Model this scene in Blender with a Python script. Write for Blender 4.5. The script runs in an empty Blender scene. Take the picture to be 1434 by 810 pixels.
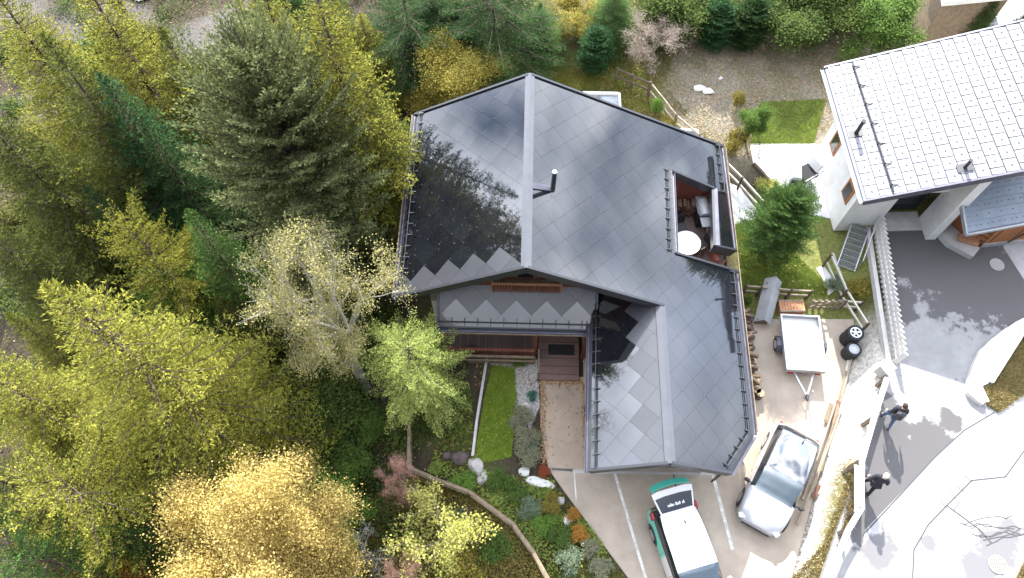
import bpy, math, random
import numpy as np
from mathutils import Vector, Matrix
SC = bpy.context.scene
COL = SC.collection
R = math.radians
random.seed(5)
F_PX = 1050.0
TILT = math.atan(530.0/F_PX)
CAM_H = 28.0

def at(px, py, z=0.0):
    """survey helper: where the ray through a photo point meets height z"""
    u = (px-717)/F_PX; v = (405-py)/F_PX
    dy = v*math.cos(TILT)+math.sin(TILT); dz = v*math.sin(TILT)-math.cos(TILT)
    t = (CAM_H-z)/-dz
    return (u*t, dy*t)
def at3(px, py, z=0.0):
    p = at(px, py, z); return (p[0], p[1], z)

# ------------------------------------------------------------------ materials
MATS = {}
def mat(name, col, rough=0.8, var=0.0, vscale=3.0, col2=None, metal=0.0, bump=0.0, bscale=20.0, spec=0.5, ior=1.5, island=0.0, trans=0.0, coat=0.0, dirt=0.0):
    m = bpy.data.materials.new(name); m.use_nodes = True
    nt = m.node_tree; N = nt.nodes; L = nt.links
    b = N['Principled BSDF']
    b.inputs['Roughness'].default_value = rough
    b.inputs['Metallic'].default_value = metal
    b.inputs['IOR'].default_value = ior
    b.inputs['Specular IOR Level'].default_value = spec
    b.inputs['Coat Weight'].default_value = coat
    b.inputs['Base Color'].default_value = (*col, 1)
    tc = N.new('ShaderNodeTexCoord')
    out = None
    if var > 0 or col2 or island > 0:
        n = N.new('ShaderNodeTexNoise'); n.inputs['Scale'].default_value = vscale
        n.inputs['Detail'].default_value = 6; n.inputs['Roughness'].default_value = .65
        L.new(tc.outputs['Object'], n.inputs['Vector'])
        fac = n.outputs['Fac']
        mr = N.new('ShaderNodeMapRange'); mr.inputs['From Min'].default_value = .3; mr.inputs['From Max'].default_value = .7
        L.new(fac, mr.inputs['Value']); fac = mr.outputs['Result']
        if island > 0:
            g = N.new('ShaderNodeNewGeometry')
            mx = N.new('ShaderNodeMix'); mx.data_type = 'FLOAT'; mx.inputs['Factor'].default_value = island
            L.new(fac, mx.inputs['A']); L.new(g.outputs['Random Per Island'], mx.inputs['B']); fac = mx.outputs['Result']
        c2 = col2 if col2 else tuple(min(1, c*(1+var)) for c in col)
        c1 = col if col2 else tuple(c*(1-var) for c in col)
        cm = N.new('ShaderNodeMix'); cm.data_type = 'RGBA'
        cm.inputs['A'].default_value = (*c1, 1); cm.inputs['B'].default_value = (*c2, 1)
        L.new(fac, cm.inputs['Factor'])
        out = cm.outputs['Result']
        if dirt > 0:
            n2 = N.new('ShaderNodeTexNoise'); n2.inputs['Scale'].default_value = vscale*.23; n2.inputs['Detail'].default_value = 8
            L.new(tc.outputs['Object'], n2.inputs['Vector'])
            m2 = N.new('ShaderNodeMapRange'); m2.inputs['From Min'].default_value = .42; m2.inputs['From Max'].default_value = .68
            m2.inputs['To Min'].default_value = 0; m2.inputs['To Max'].default_value = dirt
            L.new(n2.outputs['Fac'], m2.inputs['Value'])
            dm = N.new('ShaderNodeMix'); dm.data_type = 'RGBA'; dm.inputs['B'].default_value = (*[c*.45 for c in col], 1)
            L.new(m2.outputs['Result'], dm.inputs['Factor']); L.new(out, dm.inputs['A']); out = dm.outputs['Result']
        L.new(out, b.inputs['Base Color'])
    if bump > 0:
        nb = N.new('ShaderNodeTexNoise'); nb.inputs['Scale'].default_value = bscale; nb.inputs['Detail'].default_value = 5
        L.new(tc.outputs['Object'], nb.inputs['Vector'])
        bp = N.new('ShaderNodeBump'); bp.inputs['Strength'].default_value = bump; bp.inputs['Distance'].default_value = .05
        L.new(nb.outputs['Fac'], bp.inputs['Height']); L.new(bp.outputs['Normal'], b.inputs['Normal'])
    if trans > 0:
        t = N.new('ShaderNodeBsdfTranslucent')
        if out: L.new(out, t.inputs['Color'])
        else: t.inputs['Color'].default_value = (*col, 1)
        ms = N.new('ShaderNodeMixShader'); ms.inputs['Fac'].default_value = trans
        L.new(b.outputs['BSDF'], ms.inputs[1]); L.new(t.outputs['BSDF'], ms.inputs[2])
        L.new(ms.outputs['Shader'], N['Material Output'].inputs['Surface'])
    MATS[name] = m
    return m
def M(n): return MATS[n]

def plank_mat(name, c1, c2, width, axis='X', rough=.75):
    """boards: hard-edged bands of tone with thin dark joints"""
    m = bpy.data.materials.new(name); m.use_nodes = True
    nt = m.node_tree; N = nt.nodes; L = nt.links; b = N['Principled BSDF']; b.inputs['Roughness'].default_value = rough
    tc = N.new('ShaderNodeTexCoord'); sx = N.new('ShaderNodeSeparateXYZ'); L.new(tc.outputs['Object'], sx.inputs[0])
    dv = N.new('ShaderNodeMath'); dv.operation = 'DIVIDE'; dv.inputs[1].default_value = width; L.new(sx.outputs[axis], dv.inputs[0])
    fl = N.new('ShaderNodeMath'); fl.operation = 'FLOOR'; L.new(dv.outputs[0], fl.inputs[0])
    fr = N.new('ShaderNodeMath'); fr.operation = 'FRACT'; L.new(dv.outputs[0], fr.inputs[0])
    wn = N.new('ShaderNodeTexWhiteNoise'); wn.noise_dimensions = '1D'; L.new(fl.outputs[0], wn.inputs['W'])
    nz = N.new('ShaderNodeTexNoise'); nz.inputs['Scale'].default_value = 6; nz.inputs['Detail'].default_value = 6; L.new(tc.outputs['Object'], nz.inputs['Vector'])
    ad = N.new('ShaderNodeMath'); ad.operation = 'MULTIPLY_ADD'; ad.inputs[1].default_value = .5; L.new(wn.outputs['Value'], ad.inputs[0])
    hm = N.new('ShaderNodeMath'); hm.operation = 'MULTIPLY'; hm.inputs[1].default_value = .6; L.new(nz.outputs['Fac'], hm.inputs[0]); L.new(hm.outputs[0], ad.inputs[2])
    cm = N.new('ShaderNodeMix'); cm.data_type = 'RGBA'; cm.inputs['A'].default_value = (*c1, 1); cm.inputs['B'].default_value = (*c2, 1); L.new(ad.outputs[0], cm.inputs['Factor'])
    lt = N.new('ShaderNodeMath'); lt.operation = 'LESS_THAN'; lt.inputs[1].default_value = .07; L.new(fr.outputs[0], lt.inputs[0])
    dm = N.new('ShaderNodeMix'); dm.data_type = 'RGBA'; dm.inputs['B'].default_value = (*[c*.25 for c in c1], 1); L.new(cm.outputs['Result'], dm.inputs['A']); L.new(lt.outputs[0], dm.inputs['Factor'])
    L.new(dm.outputs['Result'], b.inputs['Base Color'])
    MATS[name] = m; return m

mat('panel', (.008,.009,.012), .035, ior=1.88, spec=.66, var=.3, vscale=2, island=.7)
mat('dummy_panel', (.05,.052,.06), .30, ior=1.7, spec=.5, var=.2, vscale=2, island=.7)
mat('dark_metal', (.035,.037,.045), .35, spec=.5)
mat('ridge_metal', (.085,.09,.105), .5, metal=.0, var=.1)
mat('gutter_metal', (.09,.09,.115), .4, metal=.4, var=.25)
mat('hook_metal', (.11,.115,.13), .7)
mat('steel', (.45,.46,.48), .4, metal=.7, var=.15, vscale=8)
mat('zinc', (.42,.44,.46), .5, metal=.35, var=.12, vscale=5, dirt=.4)
mat('white_render', (.84,.83,.81), .9, var=.06, vscale=4, bump=.15, dirt=.25)
mat('shingle', (.185,.19,.205), .5, var=.12, vscale=2, island=.7, metal=.15)
mat('shingle_edge', (.16,.16,.20), .5)
mat('shaded_shingle', (.20,.24,.29), .45, var=.12, vscale=2, island=.6, metal=.2)  # same tile as the main roof, with the upper roof's shade tinted in
mat('seam', (.05,.055,.07), .6)
plank_mat('wood_red', (.13,.035,.022), (.24,.085,.05), .14, 'X')
plank_mat('wood_annex', (.30,.10,.035), (.52,.21,.08), .12, 'Y')
plank_mat('deck_wood', (.085,.06,.055), (.20,.14,.125), .145, 'X')
plank_mat('deck_wide', (.13,.075,.065), (.27,.18,.16), .34, 'Y')
mat('old_wood', (.20,.15,.10), .85, var=.35, vscale=6, bump=.2)
mat('fence_wood', (.29,.24,.18), .8, var=.25, vscale=5, bump=.15)
mat('fence_dark', (.10,.075,.05), .85, var=.3, vscale=5)
mat('fence_pale', (.60,.56,.48), .8, var=.15, vscale=4, bump=.1)
mat('picket_white', (.72,.71,.68), .7, var=.08, vscale=4, dirt=.3)
mat('crate_wood', (.42,.21,.11), .7, var=.25, vscale=7)
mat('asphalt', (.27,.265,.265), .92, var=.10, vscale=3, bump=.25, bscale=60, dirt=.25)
mat('asphalt_pale', (.40,.392,.40), .92, var=.10, vscale=3, bump=.25, bscale=60, dirt=.3)
mat('moss_soil', (.16,.15,.06), .95, var=.4, vscale=5, bump=.5)
mat('concrete', (.40,.335,.268), .9, var=.12, vscale=1.6, bump=.2, bscale=30, dirt=.5)
mat('concrete_path', (.40,.32,.245), .9, var=.10, vscale=2, bump=.2, bscale=30, dirt=.35)
mat('concrete_grey', (.50,.49,.47), .9, var=.12, vscale=3, bump=.25, bscale=25, dirt=.5)
mat('paint_line', (.66,.64,.60), .8, var=.35, vscale=14, dirt=.6)
mat('patio', (.70,.69,.67), .85, var=.06, vscale=2, dirt=.15)
mat('tar', (.07,.068,.072), .8)
mat('lawn', (.085,.12,.02), .9, col2=(.20,.25,.04), vscale=3.2, bump=.5, bscale=45)
mat('lawn_shade', (.13,.21,.02), .9, col2=(.25,.33,.04), vscale=3.5, bump=.5, bscale=45)
mat('blade', (.11,.17,.02), .8, col2=(.30,.36,.06), vscale=2.2, island=.45, trans=.45)
mat('blade_front', (.16,.27,.02), .8, col2=(.38,.48,.06), vscale=2.2, island=.45, trans=.4)
mat('moss_blade', (.13,.15,.03), .8, col2=(.32,.26,.06), vscale=1.5, island=.5, trans=.3)
mat('dry_blade', (.22,.19,.06), .8, col2=(.48,.38,.18), vscale=3, island=.6, trans=.2)
mat('soil', (.07,.05,.035), .95, var=.4, vscale=3, bump=.5)
mat('gravel', (.38,.365,.34), .95, var=.45, vscale=26, bump=.8, bscale=40)
mat('rock', (.42,.40,.37), .9, var=.3, vscale=5, bump=.5, bscale=12, dirt=.5)
mat('rock_white', (.62,.61,.58), .85, var=.12, vscale=5, bump=.3)
mat('rock_dark', (.10,.075,.07), .9, var=.3, vscale=5, bump=.4)
mat('dead_leaf', (.22,.11,.05), .9, col2=(.50,.34,.17), vscale=2, island=.9)
mat('bark', (.10,.075,.055), .95, var=.35, vscale=7, bump=.5)
mat('bark_pale', (.30,.26,.20), .95, var=.3, vscale=7, bump=.4)
mat('twig_white', (.50,.47,.43), .9, var=.2, vscale=7)
mat('log_end', (.28,.21,.14), .85, var=.25, vscale=14)
mat('log_bark', (.11,.078,.055), .95, var=.4, vscale=9, bump=.5)
mat('rubber', (.018,.018,.02), .75)
mat('alloy', (.55,.56,.58), .3, metal=.8)
mat('black_plastic', (.02,.02,.022), .55)
mat('glass_dark', (.015,.02,.025), .05, ior=1.6, spec=.8)
mat('windscreen', (.11,.15,.18), .05, ior=2.2, spec=.9)
mat('car_white', (.78,.78,.77), .25, coat=.8)
mat('car_silver', (.60,.60,.63), .3, metal=.25, coat=.8)
mat('car_bumper', (.33,.33,.36), .35, coat=.3)
mat('turquoise', (.10,.62,.50), .3, coat=.6)
mat('glass_roof', (.02,.022,.028), .04, ior=2.1, spec=1.0)
mat('lamp_red', (.35,.01,.01), .2)
mat('lamp_clear', (.7,.7,.72), .1, coat=.5)
mat('cushion_black', (.015,.015,.018), .8, var=.3, vscale=9)
mat('jacket_black', (.02,.02,.028), .85, var=.3, vscale=12)
mat('jacket_grey', (.06,.06,.07), .85, var=.3, vscale=12)
mat('jeans', (.07,.13,.22), .85, var=.2, vscale=14)
mat('skin', (.52,.33,.25), .6)
mat('hair_dark', (.03,.02,.015), .8)
mat('hat_pale', (.70,.68,.64), .85)
mat('rust', (.17,.085,.06), .8, var=.4, vscale=14)
mat('table_white', (.82,.82,.80), .4)
mat('water', (.30,.36,.37), .12, ior=1.33, var=.15, vscale=1)
# ragged dark patches: worn street stains, and house shade painted on the driveway
def stain_and_shade(mn, spots, dark):
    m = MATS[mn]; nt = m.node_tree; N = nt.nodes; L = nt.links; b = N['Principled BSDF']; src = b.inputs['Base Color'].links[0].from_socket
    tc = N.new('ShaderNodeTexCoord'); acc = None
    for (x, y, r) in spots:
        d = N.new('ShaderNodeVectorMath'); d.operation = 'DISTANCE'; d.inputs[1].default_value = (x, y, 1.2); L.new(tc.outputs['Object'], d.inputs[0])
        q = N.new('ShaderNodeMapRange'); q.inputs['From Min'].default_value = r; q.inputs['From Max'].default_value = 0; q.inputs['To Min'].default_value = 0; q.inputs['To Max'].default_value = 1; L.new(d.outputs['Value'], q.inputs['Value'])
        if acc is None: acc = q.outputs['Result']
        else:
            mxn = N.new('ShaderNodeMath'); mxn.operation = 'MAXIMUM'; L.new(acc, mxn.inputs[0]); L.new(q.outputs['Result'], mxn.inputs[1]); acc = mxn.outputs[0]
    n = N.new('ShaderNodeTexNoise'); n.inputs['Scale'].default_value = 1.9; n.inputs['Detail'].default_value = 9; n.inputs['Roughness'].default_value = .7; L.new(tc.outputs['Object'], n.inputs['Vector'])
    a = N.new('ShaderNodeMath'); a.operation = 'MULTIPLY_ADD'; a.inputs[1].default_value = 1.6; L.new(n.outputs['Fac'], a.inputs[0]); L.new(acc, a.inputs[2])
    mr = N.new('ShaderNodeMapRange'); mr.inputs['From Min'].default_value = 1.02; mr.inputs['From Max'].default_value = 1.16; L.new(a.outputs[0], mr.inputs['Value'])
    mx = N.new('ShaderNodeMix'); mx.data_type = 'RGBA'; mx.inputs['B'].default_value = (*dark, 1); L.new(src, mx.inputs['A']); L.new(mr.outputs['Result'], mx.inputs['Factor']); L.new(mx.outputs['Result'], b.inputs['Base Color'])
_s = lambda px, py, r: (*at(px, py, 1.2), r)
stain_and_shade('asphalt', [_s(1235,560,.7), _s(1240,610,1.5), _s(1260,660,2.1), _s(1235,710,1.9), _s(1225,750,1.2), _s(1300,620,1.2), _s(1330,590,.6), _s(1290,350,3.0), _s(1350,385,3.2), _s(1415,400,3.0), _s(1245,420,1.6)], (.098,.094,.095))  # the last spots, on the driveway, paint in the neighbour house's shade
stain_and_shade('asphalt_pale', [_s(1395,770,1.1), _s(1370,795,.8), _s(1415,745,.6), _s(1230,775,.9), _s(1300,760,.35)], (.16,.155,.16))
# foliage
def fol(name, a, b, isl=.55, tr=.28, vs=1.1):
    return mat(name, a, .7, col2=b, vscale=vs, island=isl, trans=tr, spec=.06)
fol('needle_dark', (.012,.032,.012), (.07,.13,.04))
fol('needle_green', (.02,.055,.015), (.14,.24,.06))
fol('needle_blue', (.012,.042,.018), (.08,.17,.06))
fol('needle_gold', (.05,.07,.012), (.46,.44,.08))
fol('needle_olive', (.03,.045,.012), (.20,.22,.05))
fol('needle_lime', (.17,.25,.05), (.58,.64,.20))
fol('needle_grey', (.045,.065,.025), (.31,.34,.15))
fol('leaf_yellow', (.24,.17,.035), (.76,.60,.22), vs=.8)
fol('leaf_pale', (.15,.15,.04), (.56,.50,.22), vs=.8)
fol('leaf_lemon', (.26,.28,.05), (.55,.52,.16), vs=.8)
fol('leaf_orange', (.40,.17,.03), (.62,.36,.08))
fol('leaf_gold', (.11,.11,.02), (.44,.36,.08), vs=.9)
fol('leaf_green', (.025,.06,.012), (.18,.28,.06))
fol('leaf_fresh', (.09,.19,.025), (.22,.36,.07))
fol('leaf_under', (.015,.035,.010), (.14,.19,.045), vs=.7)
fol('leaf_field', (.09,.10,.025), (.30,.22,.07))
fol('leaf_pink', (.36,.17,.13), (.62,.36,.29))
fol('leaf_red', (.30,.05,.03), (.50,.16,.08))
fol('leaf_heather', (.16,.19,.10), (.42,.40,.27))
fol('leaf_garden', (.08,.15,.03), (.30,.33,.08))
fol('leaf_dusty', (.18,.14,.11), (.40,.32,.27))
fol('leaf_sage', (.10,.15,.09), (.26,.32,.20))
fol('leaf_olive', (.03,.04,.012), (.22,.21,.06))
fol('leaf_teal', (.05,.19,.12), (.14,.32,.22))

# ------------------------------------------------------------------ object helpers
def tag(o, label=None, cat=None, group=None, kind=None):
    if label: o['label'] = label
    if cat: o['category'] = cat
    if group: o['group'] = group
    if kind: o['kind'] = kind
    return o
def empty(name, loc, rz=0.0, label=None, cat=None, group=None):
    o = bpy.data.objects.new(name, None); COL.objects.link(o)
    o.location = loc; o.rotation_euler = (0, 0, rz); o.empty_display_size = .3
    tag(o, label, cat, group)
    return o
def wmat(o):
    m = Matrix.Translation(o.location) @ o.rotation_euler.to_matrix().to_4x4()
    if o.parent: m = wmat(o.parent) @ m
    return m
class MB:
    def __init__(s): s.v = []; s.f = []; s.m = []; s.sm = []
    def add(s, vs, fs, mi=0, smooth=False):
        b = len(s.v); s.v += [tuple(v) for v in vs]
        for f in fs: s.f.append([b+i for i in f]); s.m.append(mi); s.sm.append(smooth)
        return s
    def box(s, c, d, rz=0, mi=0, bev=0, rot=None):
        hx, hy, hz = d[0]/2, d[1]/2, d[2]/2
        mt = Matrix.Translation(c) @ (rot if rot is not None else Matrix.Rotation(rz, 4, 'Z'))
        if bev > 0:
            e = bev; vs = []
            for sx in (-1, 1):
                for sy in (-1, 1):
                    for sz in (-1, 1):
                        vs.append((sx*hx, sy*(hy-e), sz*(hz-e))); vs.append((sx*(hx-e), sy*hy, sz*(hz-e))); vs.append((sx*(hx-e), sy*(hy-e), sz*hz))
            idx = lambda sx, sy, sz, k: ((0 if sx < 0 else 4)+(0 if sy < 0 else 2)+(0 if sz < 0 else 1))*3+k
            fs = []
            for a in (-1, 1):
                fs.append([idx(a,-1,-1,0), idx(a,1,-1,0), idx(a,1,1,0), idx(a,-1,1,0)][::a])
                fs.append([idx(-1,a,-1,1), idx(1,a,-1,1), idx(1,a,1,1), idx(-1,a,1,1)][::-a])
                fs.append([idx(-1,-1,a,2), idx(1,-1,a,2), idx(1,1,a,2), idx(-1,1,a,2)][::a])
            for sx in (-1,1):
                for sy in (-1,1):
                    fs.append([idx(sx,sy,-1,0), idx(sx,sy,1,0), idx(sx,sy,1,1), idx(sx,sy,-1,1)][::sx*sy])
                    fs.append([idx(sx,-1,sy,0), idx(sx,1,sy,0), idx(sx,1,sy,2), idx(sx,-1,sy,2)][::-sx*sy])
                    fs.append([idx(-1,sx,sy,1), idx(1,sx,sy,1), idx(1,sx,sy,2), idx(-1,sx,sy,2)][::sx*sy])
            for sx in (-1,1):
                for sy in (-1,1):
                    for sz in (-1,1):
                        fs.append([idx(sx,sy,sz,0), idx(sx,sy,sz,1), idx(sx,sy,sz,2)][::sx*sy*sz])
            return s.add([mt @ Vector(v) for v in vs], fs, mi)
        vs = [mt @ Vector((x, y, z)) for x in (-hx, hx) for y in (-hy, hy) for z in (-hz, hz)]
        return s.add(vs, [[0,1,3,2],[4,6,7,5],[0,4,5,1],[2,3,7,6],[0,2,6,4],[1,5,7,3]], mi)
    def beam(s, p, q, w, h, mi=0, up=(0,0,1)):
        p = Vector(p); q = Vector(q); d = (q-p); L = d.length; d.normalize()
        sd = d.cross(Vector(up));
        if sd.length < 1e-4: sd = Vector((1,0,0))
        sd.normalize(); u = sd.cross(d)
        vs = []
        for e in (p, q):
            for a, b in ((-1,-1),(1,-1),(1,1),(-1,1)): vs.append(e+sd*a*w/2+u*b*h/2)
        return s.add(vs, [[0,3,2,1],[4,5,6,7],[0,1,5,4],[1,2,6,5],[2,3,7,6],[3,0,4,7]], mi)
    def tube(s, pts, rad, n=8, mi=0, cap=True):
        pts = [Vector(p) for p in pts]
        if not isinstance(rad, (list, tuple)): rad = [rad]*len(pts)
        rings = []
        for i, p in enumerate(pts):
            d = (pts[min(i+1, len(pts)-1)]-pts[max(i-1, 0)])
            if d.length < 1e-6: d = Vector((0,0,1))
            d.normalize(); a = d.cross(Vector((0,0,1)) if abs(d.z) < .9 else Vector((1,0,0))).normalized(); b = d.cross(a)
            rings.append([p+(a*math.cos(2*math.pi*k/n)+b*math.sin(2*math.pi*k/n))*rad[i] for k in range(n)])
        vs = [v for r in rings for v in r]; fs = []
        for i in range(len(pts)-1):
            for k in range(n): fs.append([i*n+k, (i+1)*n+k, (i+1)*n+(k+1)%n, i*n+(k+1)%n])
        s.add(vs, fs, mi, True)
        if cap:
            s.add(rings[0], [list(range(n))], mi); s.add(rings[-1], [list(range(n))[::-1]], mi)
        return s
    def prism(s, poly, z0, z1, mi=0, mi_side=None, mi_bot=None):
        """poly (x,y) list; z0,z1 numbers or lists (bottom, top)"""
        n = len(poly); ar = sum(poly[i][0]*poly[(i+1)%n][1]-poly[(i+1)%n][0]*poly[i][1] for i in range(n))
        z0 = z0 if isinstance(z0, (list,tuple)) else [z0]*n; z1 = z1 if isinstance(z1, (list,tuple)) else [z1]*n
        if ar < 0: poly = poly[::-1]; z0 = z0[::-1]; z1 = z1[::-1]
        vs = [(p[0],p[1],z0[i]) for i,p in enumerate(poly)]+[(p[0],p[1],z1[i]) for i,p in enumerate(poly)]
        s.add(vs, [[n+i for i in range(n)]], mi)
        s.add(vs, [list(range(n))[::-1]], mi if mi_bot is None else mi_bot)
        s.add(vs, [[i,(i+1)%n,n+(i+1)%n,n+i] for i in range(n)], mi if mi_side is None else mi_side)
        return s
    def build(s, name, mats, parent=None, local=False, smooth=None, xf=None):
        me = bpy.data.meshes.new(name)
        vs = s.v
        if xf is not None: vs = [xf @ Vector(v) for v in vs]
        if parent is not None and not local:
            inv = wmat(parent).inverted(); vs = [inv @ Vector(v) for v in vs]
        me.from_pydata([tuple(v) for v in vs], [], s.f)
        if not isinstance(mats, (list, tuple)): mats = [mats]
        for m in mats: me.materials.append(M(m) if isinstance(m, str) else m)
        me.polygons.foreach_set('material_index', s.m)
        me.polygons.foreach_set('use_smooth', s.sm if smooth is None else [smooth]*len(s.f))
        me.update()
        o = bpy.data.objects.new(name, me); COL.objects.link(o)
        if parent is not None: o.parent = parent
        return o
def single(name, mb, mats, label, cat, group=None, loc=None):
    """a thing that is one mesh; its origin is put at loc"""
    if loc is not None:
        l = Vector(loc); mb.v = [tuple(Vector(v)-l) for v in mb.v]
    o = mb.build(name, mats)
    if loc is not None: o.location = loc
    return tag(o, label, cat, group)
def copy_tree(o, parent=None):
    c = o.copy(); COL.objects.link(c); c.parent = parent
    for ch in list(o.children): copy_tree(ch, c)
    return c
def np_mesh(name, V, F, mi=None, mats=(), smooth=False):
    """V (n,3), F (m,k) arrays, all faces with k corners"""
    me = bpy.data.meshes.new(name); k = F.shape[1]
    me.vertices.add(len(V)); me.vertices.foreach_set('co', V.astype(np.float32).ravel())
    me.loops.add(F.size); me.loops.foreach_set('vertex_index', F.astype(np.int32).ravel())
    me.polygons.add(len(F)); me.polygons.foreach_set('loop_start', np.arange(0, F.size, k, dtype=np.int32))
    me.polygons.foreach_set('loop_total', np.full(len(F), k, dtype=np.int32))
    for m in mats: me.materials.append(M(m))
    if mi is not None: me.polygons.foreach_set('material_index', mi.astype(np.int32))
    me.polygons.foreach_set('use_smooth', np.full(len(F), smooth))
    me.update(calc_edges=True); me.validate()
    return me
def ss(a, b, x):
    t = np.clip((x-a)/(b-a), 0, 1); return t*t*(3-2*t)

# ------------------------------------------------------------------ terrain
def ssf(a, b, x):
    t = min(1, max(0, (x-a)/(b-a))); return t*t*(3-2*t)
def kerb_x(y):          # where the parking pad ends and the bank to the street begins
    return np.interp(y, [-30, 2.9, 11.7, 13.6, 17, 22, 30, 60], [-3, 9.85, 13.75, 14.3, 13.6, 13.2, 12.5, 12])
def H(x, y):
    x = np.asarray(x, float); y = np.asarray(y, float)
    back = .7*ss(12.9, 14.4, y)+.55*ss(16, 20, y)+.5*ss(20, 27, y)+.04*np.clip(y-27, 0, 80)
    back = back*ss(-7, -3, x)
    st = 1.17*ss(0, 1.05, x-kerb_x(y))
    st = np.where(y > 12.2, np.maximum(back, 1.17*ss(0, .9, x-kerb_x(y))), st)
    h = np.maximum(back*ss(12.6,13.2,y), st)
    edge = np.interp(y, [-20, 3, 6.5, 8, 11, 12.5, 14], [3.0, .9, -1.5, -1.6, -1.8, -3.3, -4.6])
    left = -.42*np.clip(edge-x, 0, 9)-.14*np.clip(edge-9-x, 0, 22)
    h = h+left
    h = h+.05*np.sin(x*1.7+y*.6)*np.sin(y*1.3-x*.4)*ss(0, 3, edge-x)
    near = -.20*np.clip(2.0-y, 0, 60)*ss(-2, -10, x*0+y-0)     # falls away behind the camera foot
    return h+near
def hz(x, y): return float(H(x, y))
# ------------------------------------------------------------------ ground sheet
def axis(lo, hi, step, far):
    a = list(np.arange(lo, hi+1e-6, step)); g = step; L_ = lo; R_ = hi; pre = []; post = []
    while R_ < far: g *= 1.35; R_ += g; L_ -= g; post.append(R_); pre.append(L_)
    return np.array(pre[::-1]+a+post)
xs = axis(-34, 24, .25, 1500); ys = axis(-2, 42, .25, 1500)
X, Y = np.meshgrid(xs, ys)
inside_pad = (X > 1.2) & (X < kerb_x(Y)) & (Y < 12.6)
Z = H(X, Y)
house_in = (X > -3.0) & (X < 8.0) & (Y > 12.2) & (Y < 19.0)
Z = np.where(inside_pad, np.minimum(Z, -.12), Z)
Z = np.where(house_in, -.15, Z)
V = np.stack([X.ravel(), Y.ravel(), Z.ravel()], 1)
ny, nx = X.shape
idx = np.arange(nx*ny).reshape(ny, nx)
Fq = np.stack([idx[:-1,:-1].ravel(), idx[:-1,1:].ravel(), idx[1:,1:].ravel(), idx[1:,:-1].ravel()], 1)
me = np_mesh('terrain', V, Fq, mats=[], smooth=True)
# albedo of each kind of ground, by place
rng = np.random.RandomState(3)
def wn(x, y, s, seed):
    r = np.random.RandomState(seed); v = 0
    for k in range(5):
        a = r.uniform(0, 6.28); f = s*r.uniform(.5, 2.2); v = v+np.sin((x*math.cos(a)+y*math.sin(a))*f+r.uniform(0, 6.28))
    return v/5
x_, y_ = V[:,0], V[:,1]
c = np.tile(np.array([.060,.048,.032]), (len(V),1))
def blend(c, w, col): return c*(1-w[:,None])+np.array(col)*w[:,None]
stony = ss(.0, .35, wn(x_, y_, .5, 1)+.15)*ss(-13.5, -17, x_)*ss(13, 17, y_)
c = blend(c, stony, (.12,.11,.10))
green = ss(-.1, .5, wn(x_, y_, 1.2, 2))*ss(-9, -3, x_)*.8
c = blend(c, green, (.08,.10,.025))
yard = ss(-2, 1, x_)*ss(18.5, 20.5, y_)
c = blend(c, yard, (.095,.092,.032))
c = blend(c, yard*ss(-.0, .45, wn(x_, y_, .9, 4))*.6, (.17,.135,.085))
c = blend(c, yard*ss(7.5, 5.2, x_-.25*(y_-22))*ss(26.5, 24, y_), (.10,.125,.022))
peb = ss(6.3, 7.6, x_)*ss(27.5, 25.5, y_-.25*x_)*ss(18.5, 20, y_)
c = blend(c, peb*(.45+.4*ss(-.3,.4,wn(x_, y_, 2.2, 7))), (.24,.215,.17))
side_ground = ss(9, 9.6, x_)*ss(11.5, 13, y_)*ss(18.5, 17, y_)
c = blend(c, side_ground, (.16,.17,.05))  # olive tone of the ground right of the chalet
bank = ss(0, .3, x_-kerb_x(y_)+.1)*ss(13.5, 11.5, y_)*ss(40, 30, x_)
c = blend(c, bank, (.46,.43,.38))
grassbank = ss(0, .2, x_-(kerb_x(y_)+.35))*ss(7.1, 6.4, y_)
c = blend(c, grassbank, (.17,.15,.06))
far = ss(60, 300, np.hypot(x_, y_))
c = blend(c, far, (.07,.09,.03))
at_ = me.color_attributes.new('ground_albedo', 'FLOAT_COLOR', 'POINT')
at_.data.foreach_set('color', np.concatenate([c, np.ones((len(c),1))], 1).astype(np.float32).ravel())
gm = bpy.data.materials.new('ground_mix'); gm.use_nodes = True
N = gm.node_tree.nodes; L = gm.node_tree.links; b = N['Principled BSDF']; b.inputs['Roughness'].default_value = .95; b.inputs['Specular IOR Level'].default_value = .2
ca = N.new('ShaderNodeVertexColor'); ca.layer_name = 'ground_albedo'
tc = N.new('ShaderNodeTexCoord')
n1 = N.new('ShaderNodeTexNoise'); n1.inputs['Scale'].default_value = 7; n1.inputs['Detail'].default_value = 9; n1.inputs['Roughness'].default_value = .75
L.new(tc.outputs['Object'], n1.inputs['Vector'])
mr = N.new('ShaderNodeMapRange'); mr.inputs['From Min'].default_value = .28; mr.inputs['From Max'].default_value = .72; mr.inputs['To Min'].default_value = .45; mr.inputs['To Max'].default_value = 1.6
L.new(n1.outputs['Fac'], mr.inputs['Value'])
vm = N.new('ShaderNodeVectorMath'); vm.operation = 'SCALE'; L.new(ca.outputs['Color'], vm.inputs[0]); L.new(mr.outputs['Result'], vm.inputs['Scale'])
L.new(vm.outputs['Vector'], b.inputs['Base Color'])
bp = N.new('ShaderNodeBump'); bp.inputs['Strength'].default_value = .8; bp.inputs['Distance'].default_value = .08; L.new(n1.outputs['Fac'], bp.inputs['Height']); L.new(bp.outputs['Normal'], b.inputs['Normal'])
MATS['ground_mix'] = gm; me.materials.append(gm)
terrain = bpy.data.objects.new('terrain', me); COL.objects.link(terrain); tag(terrain, kind='structure')

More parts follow.
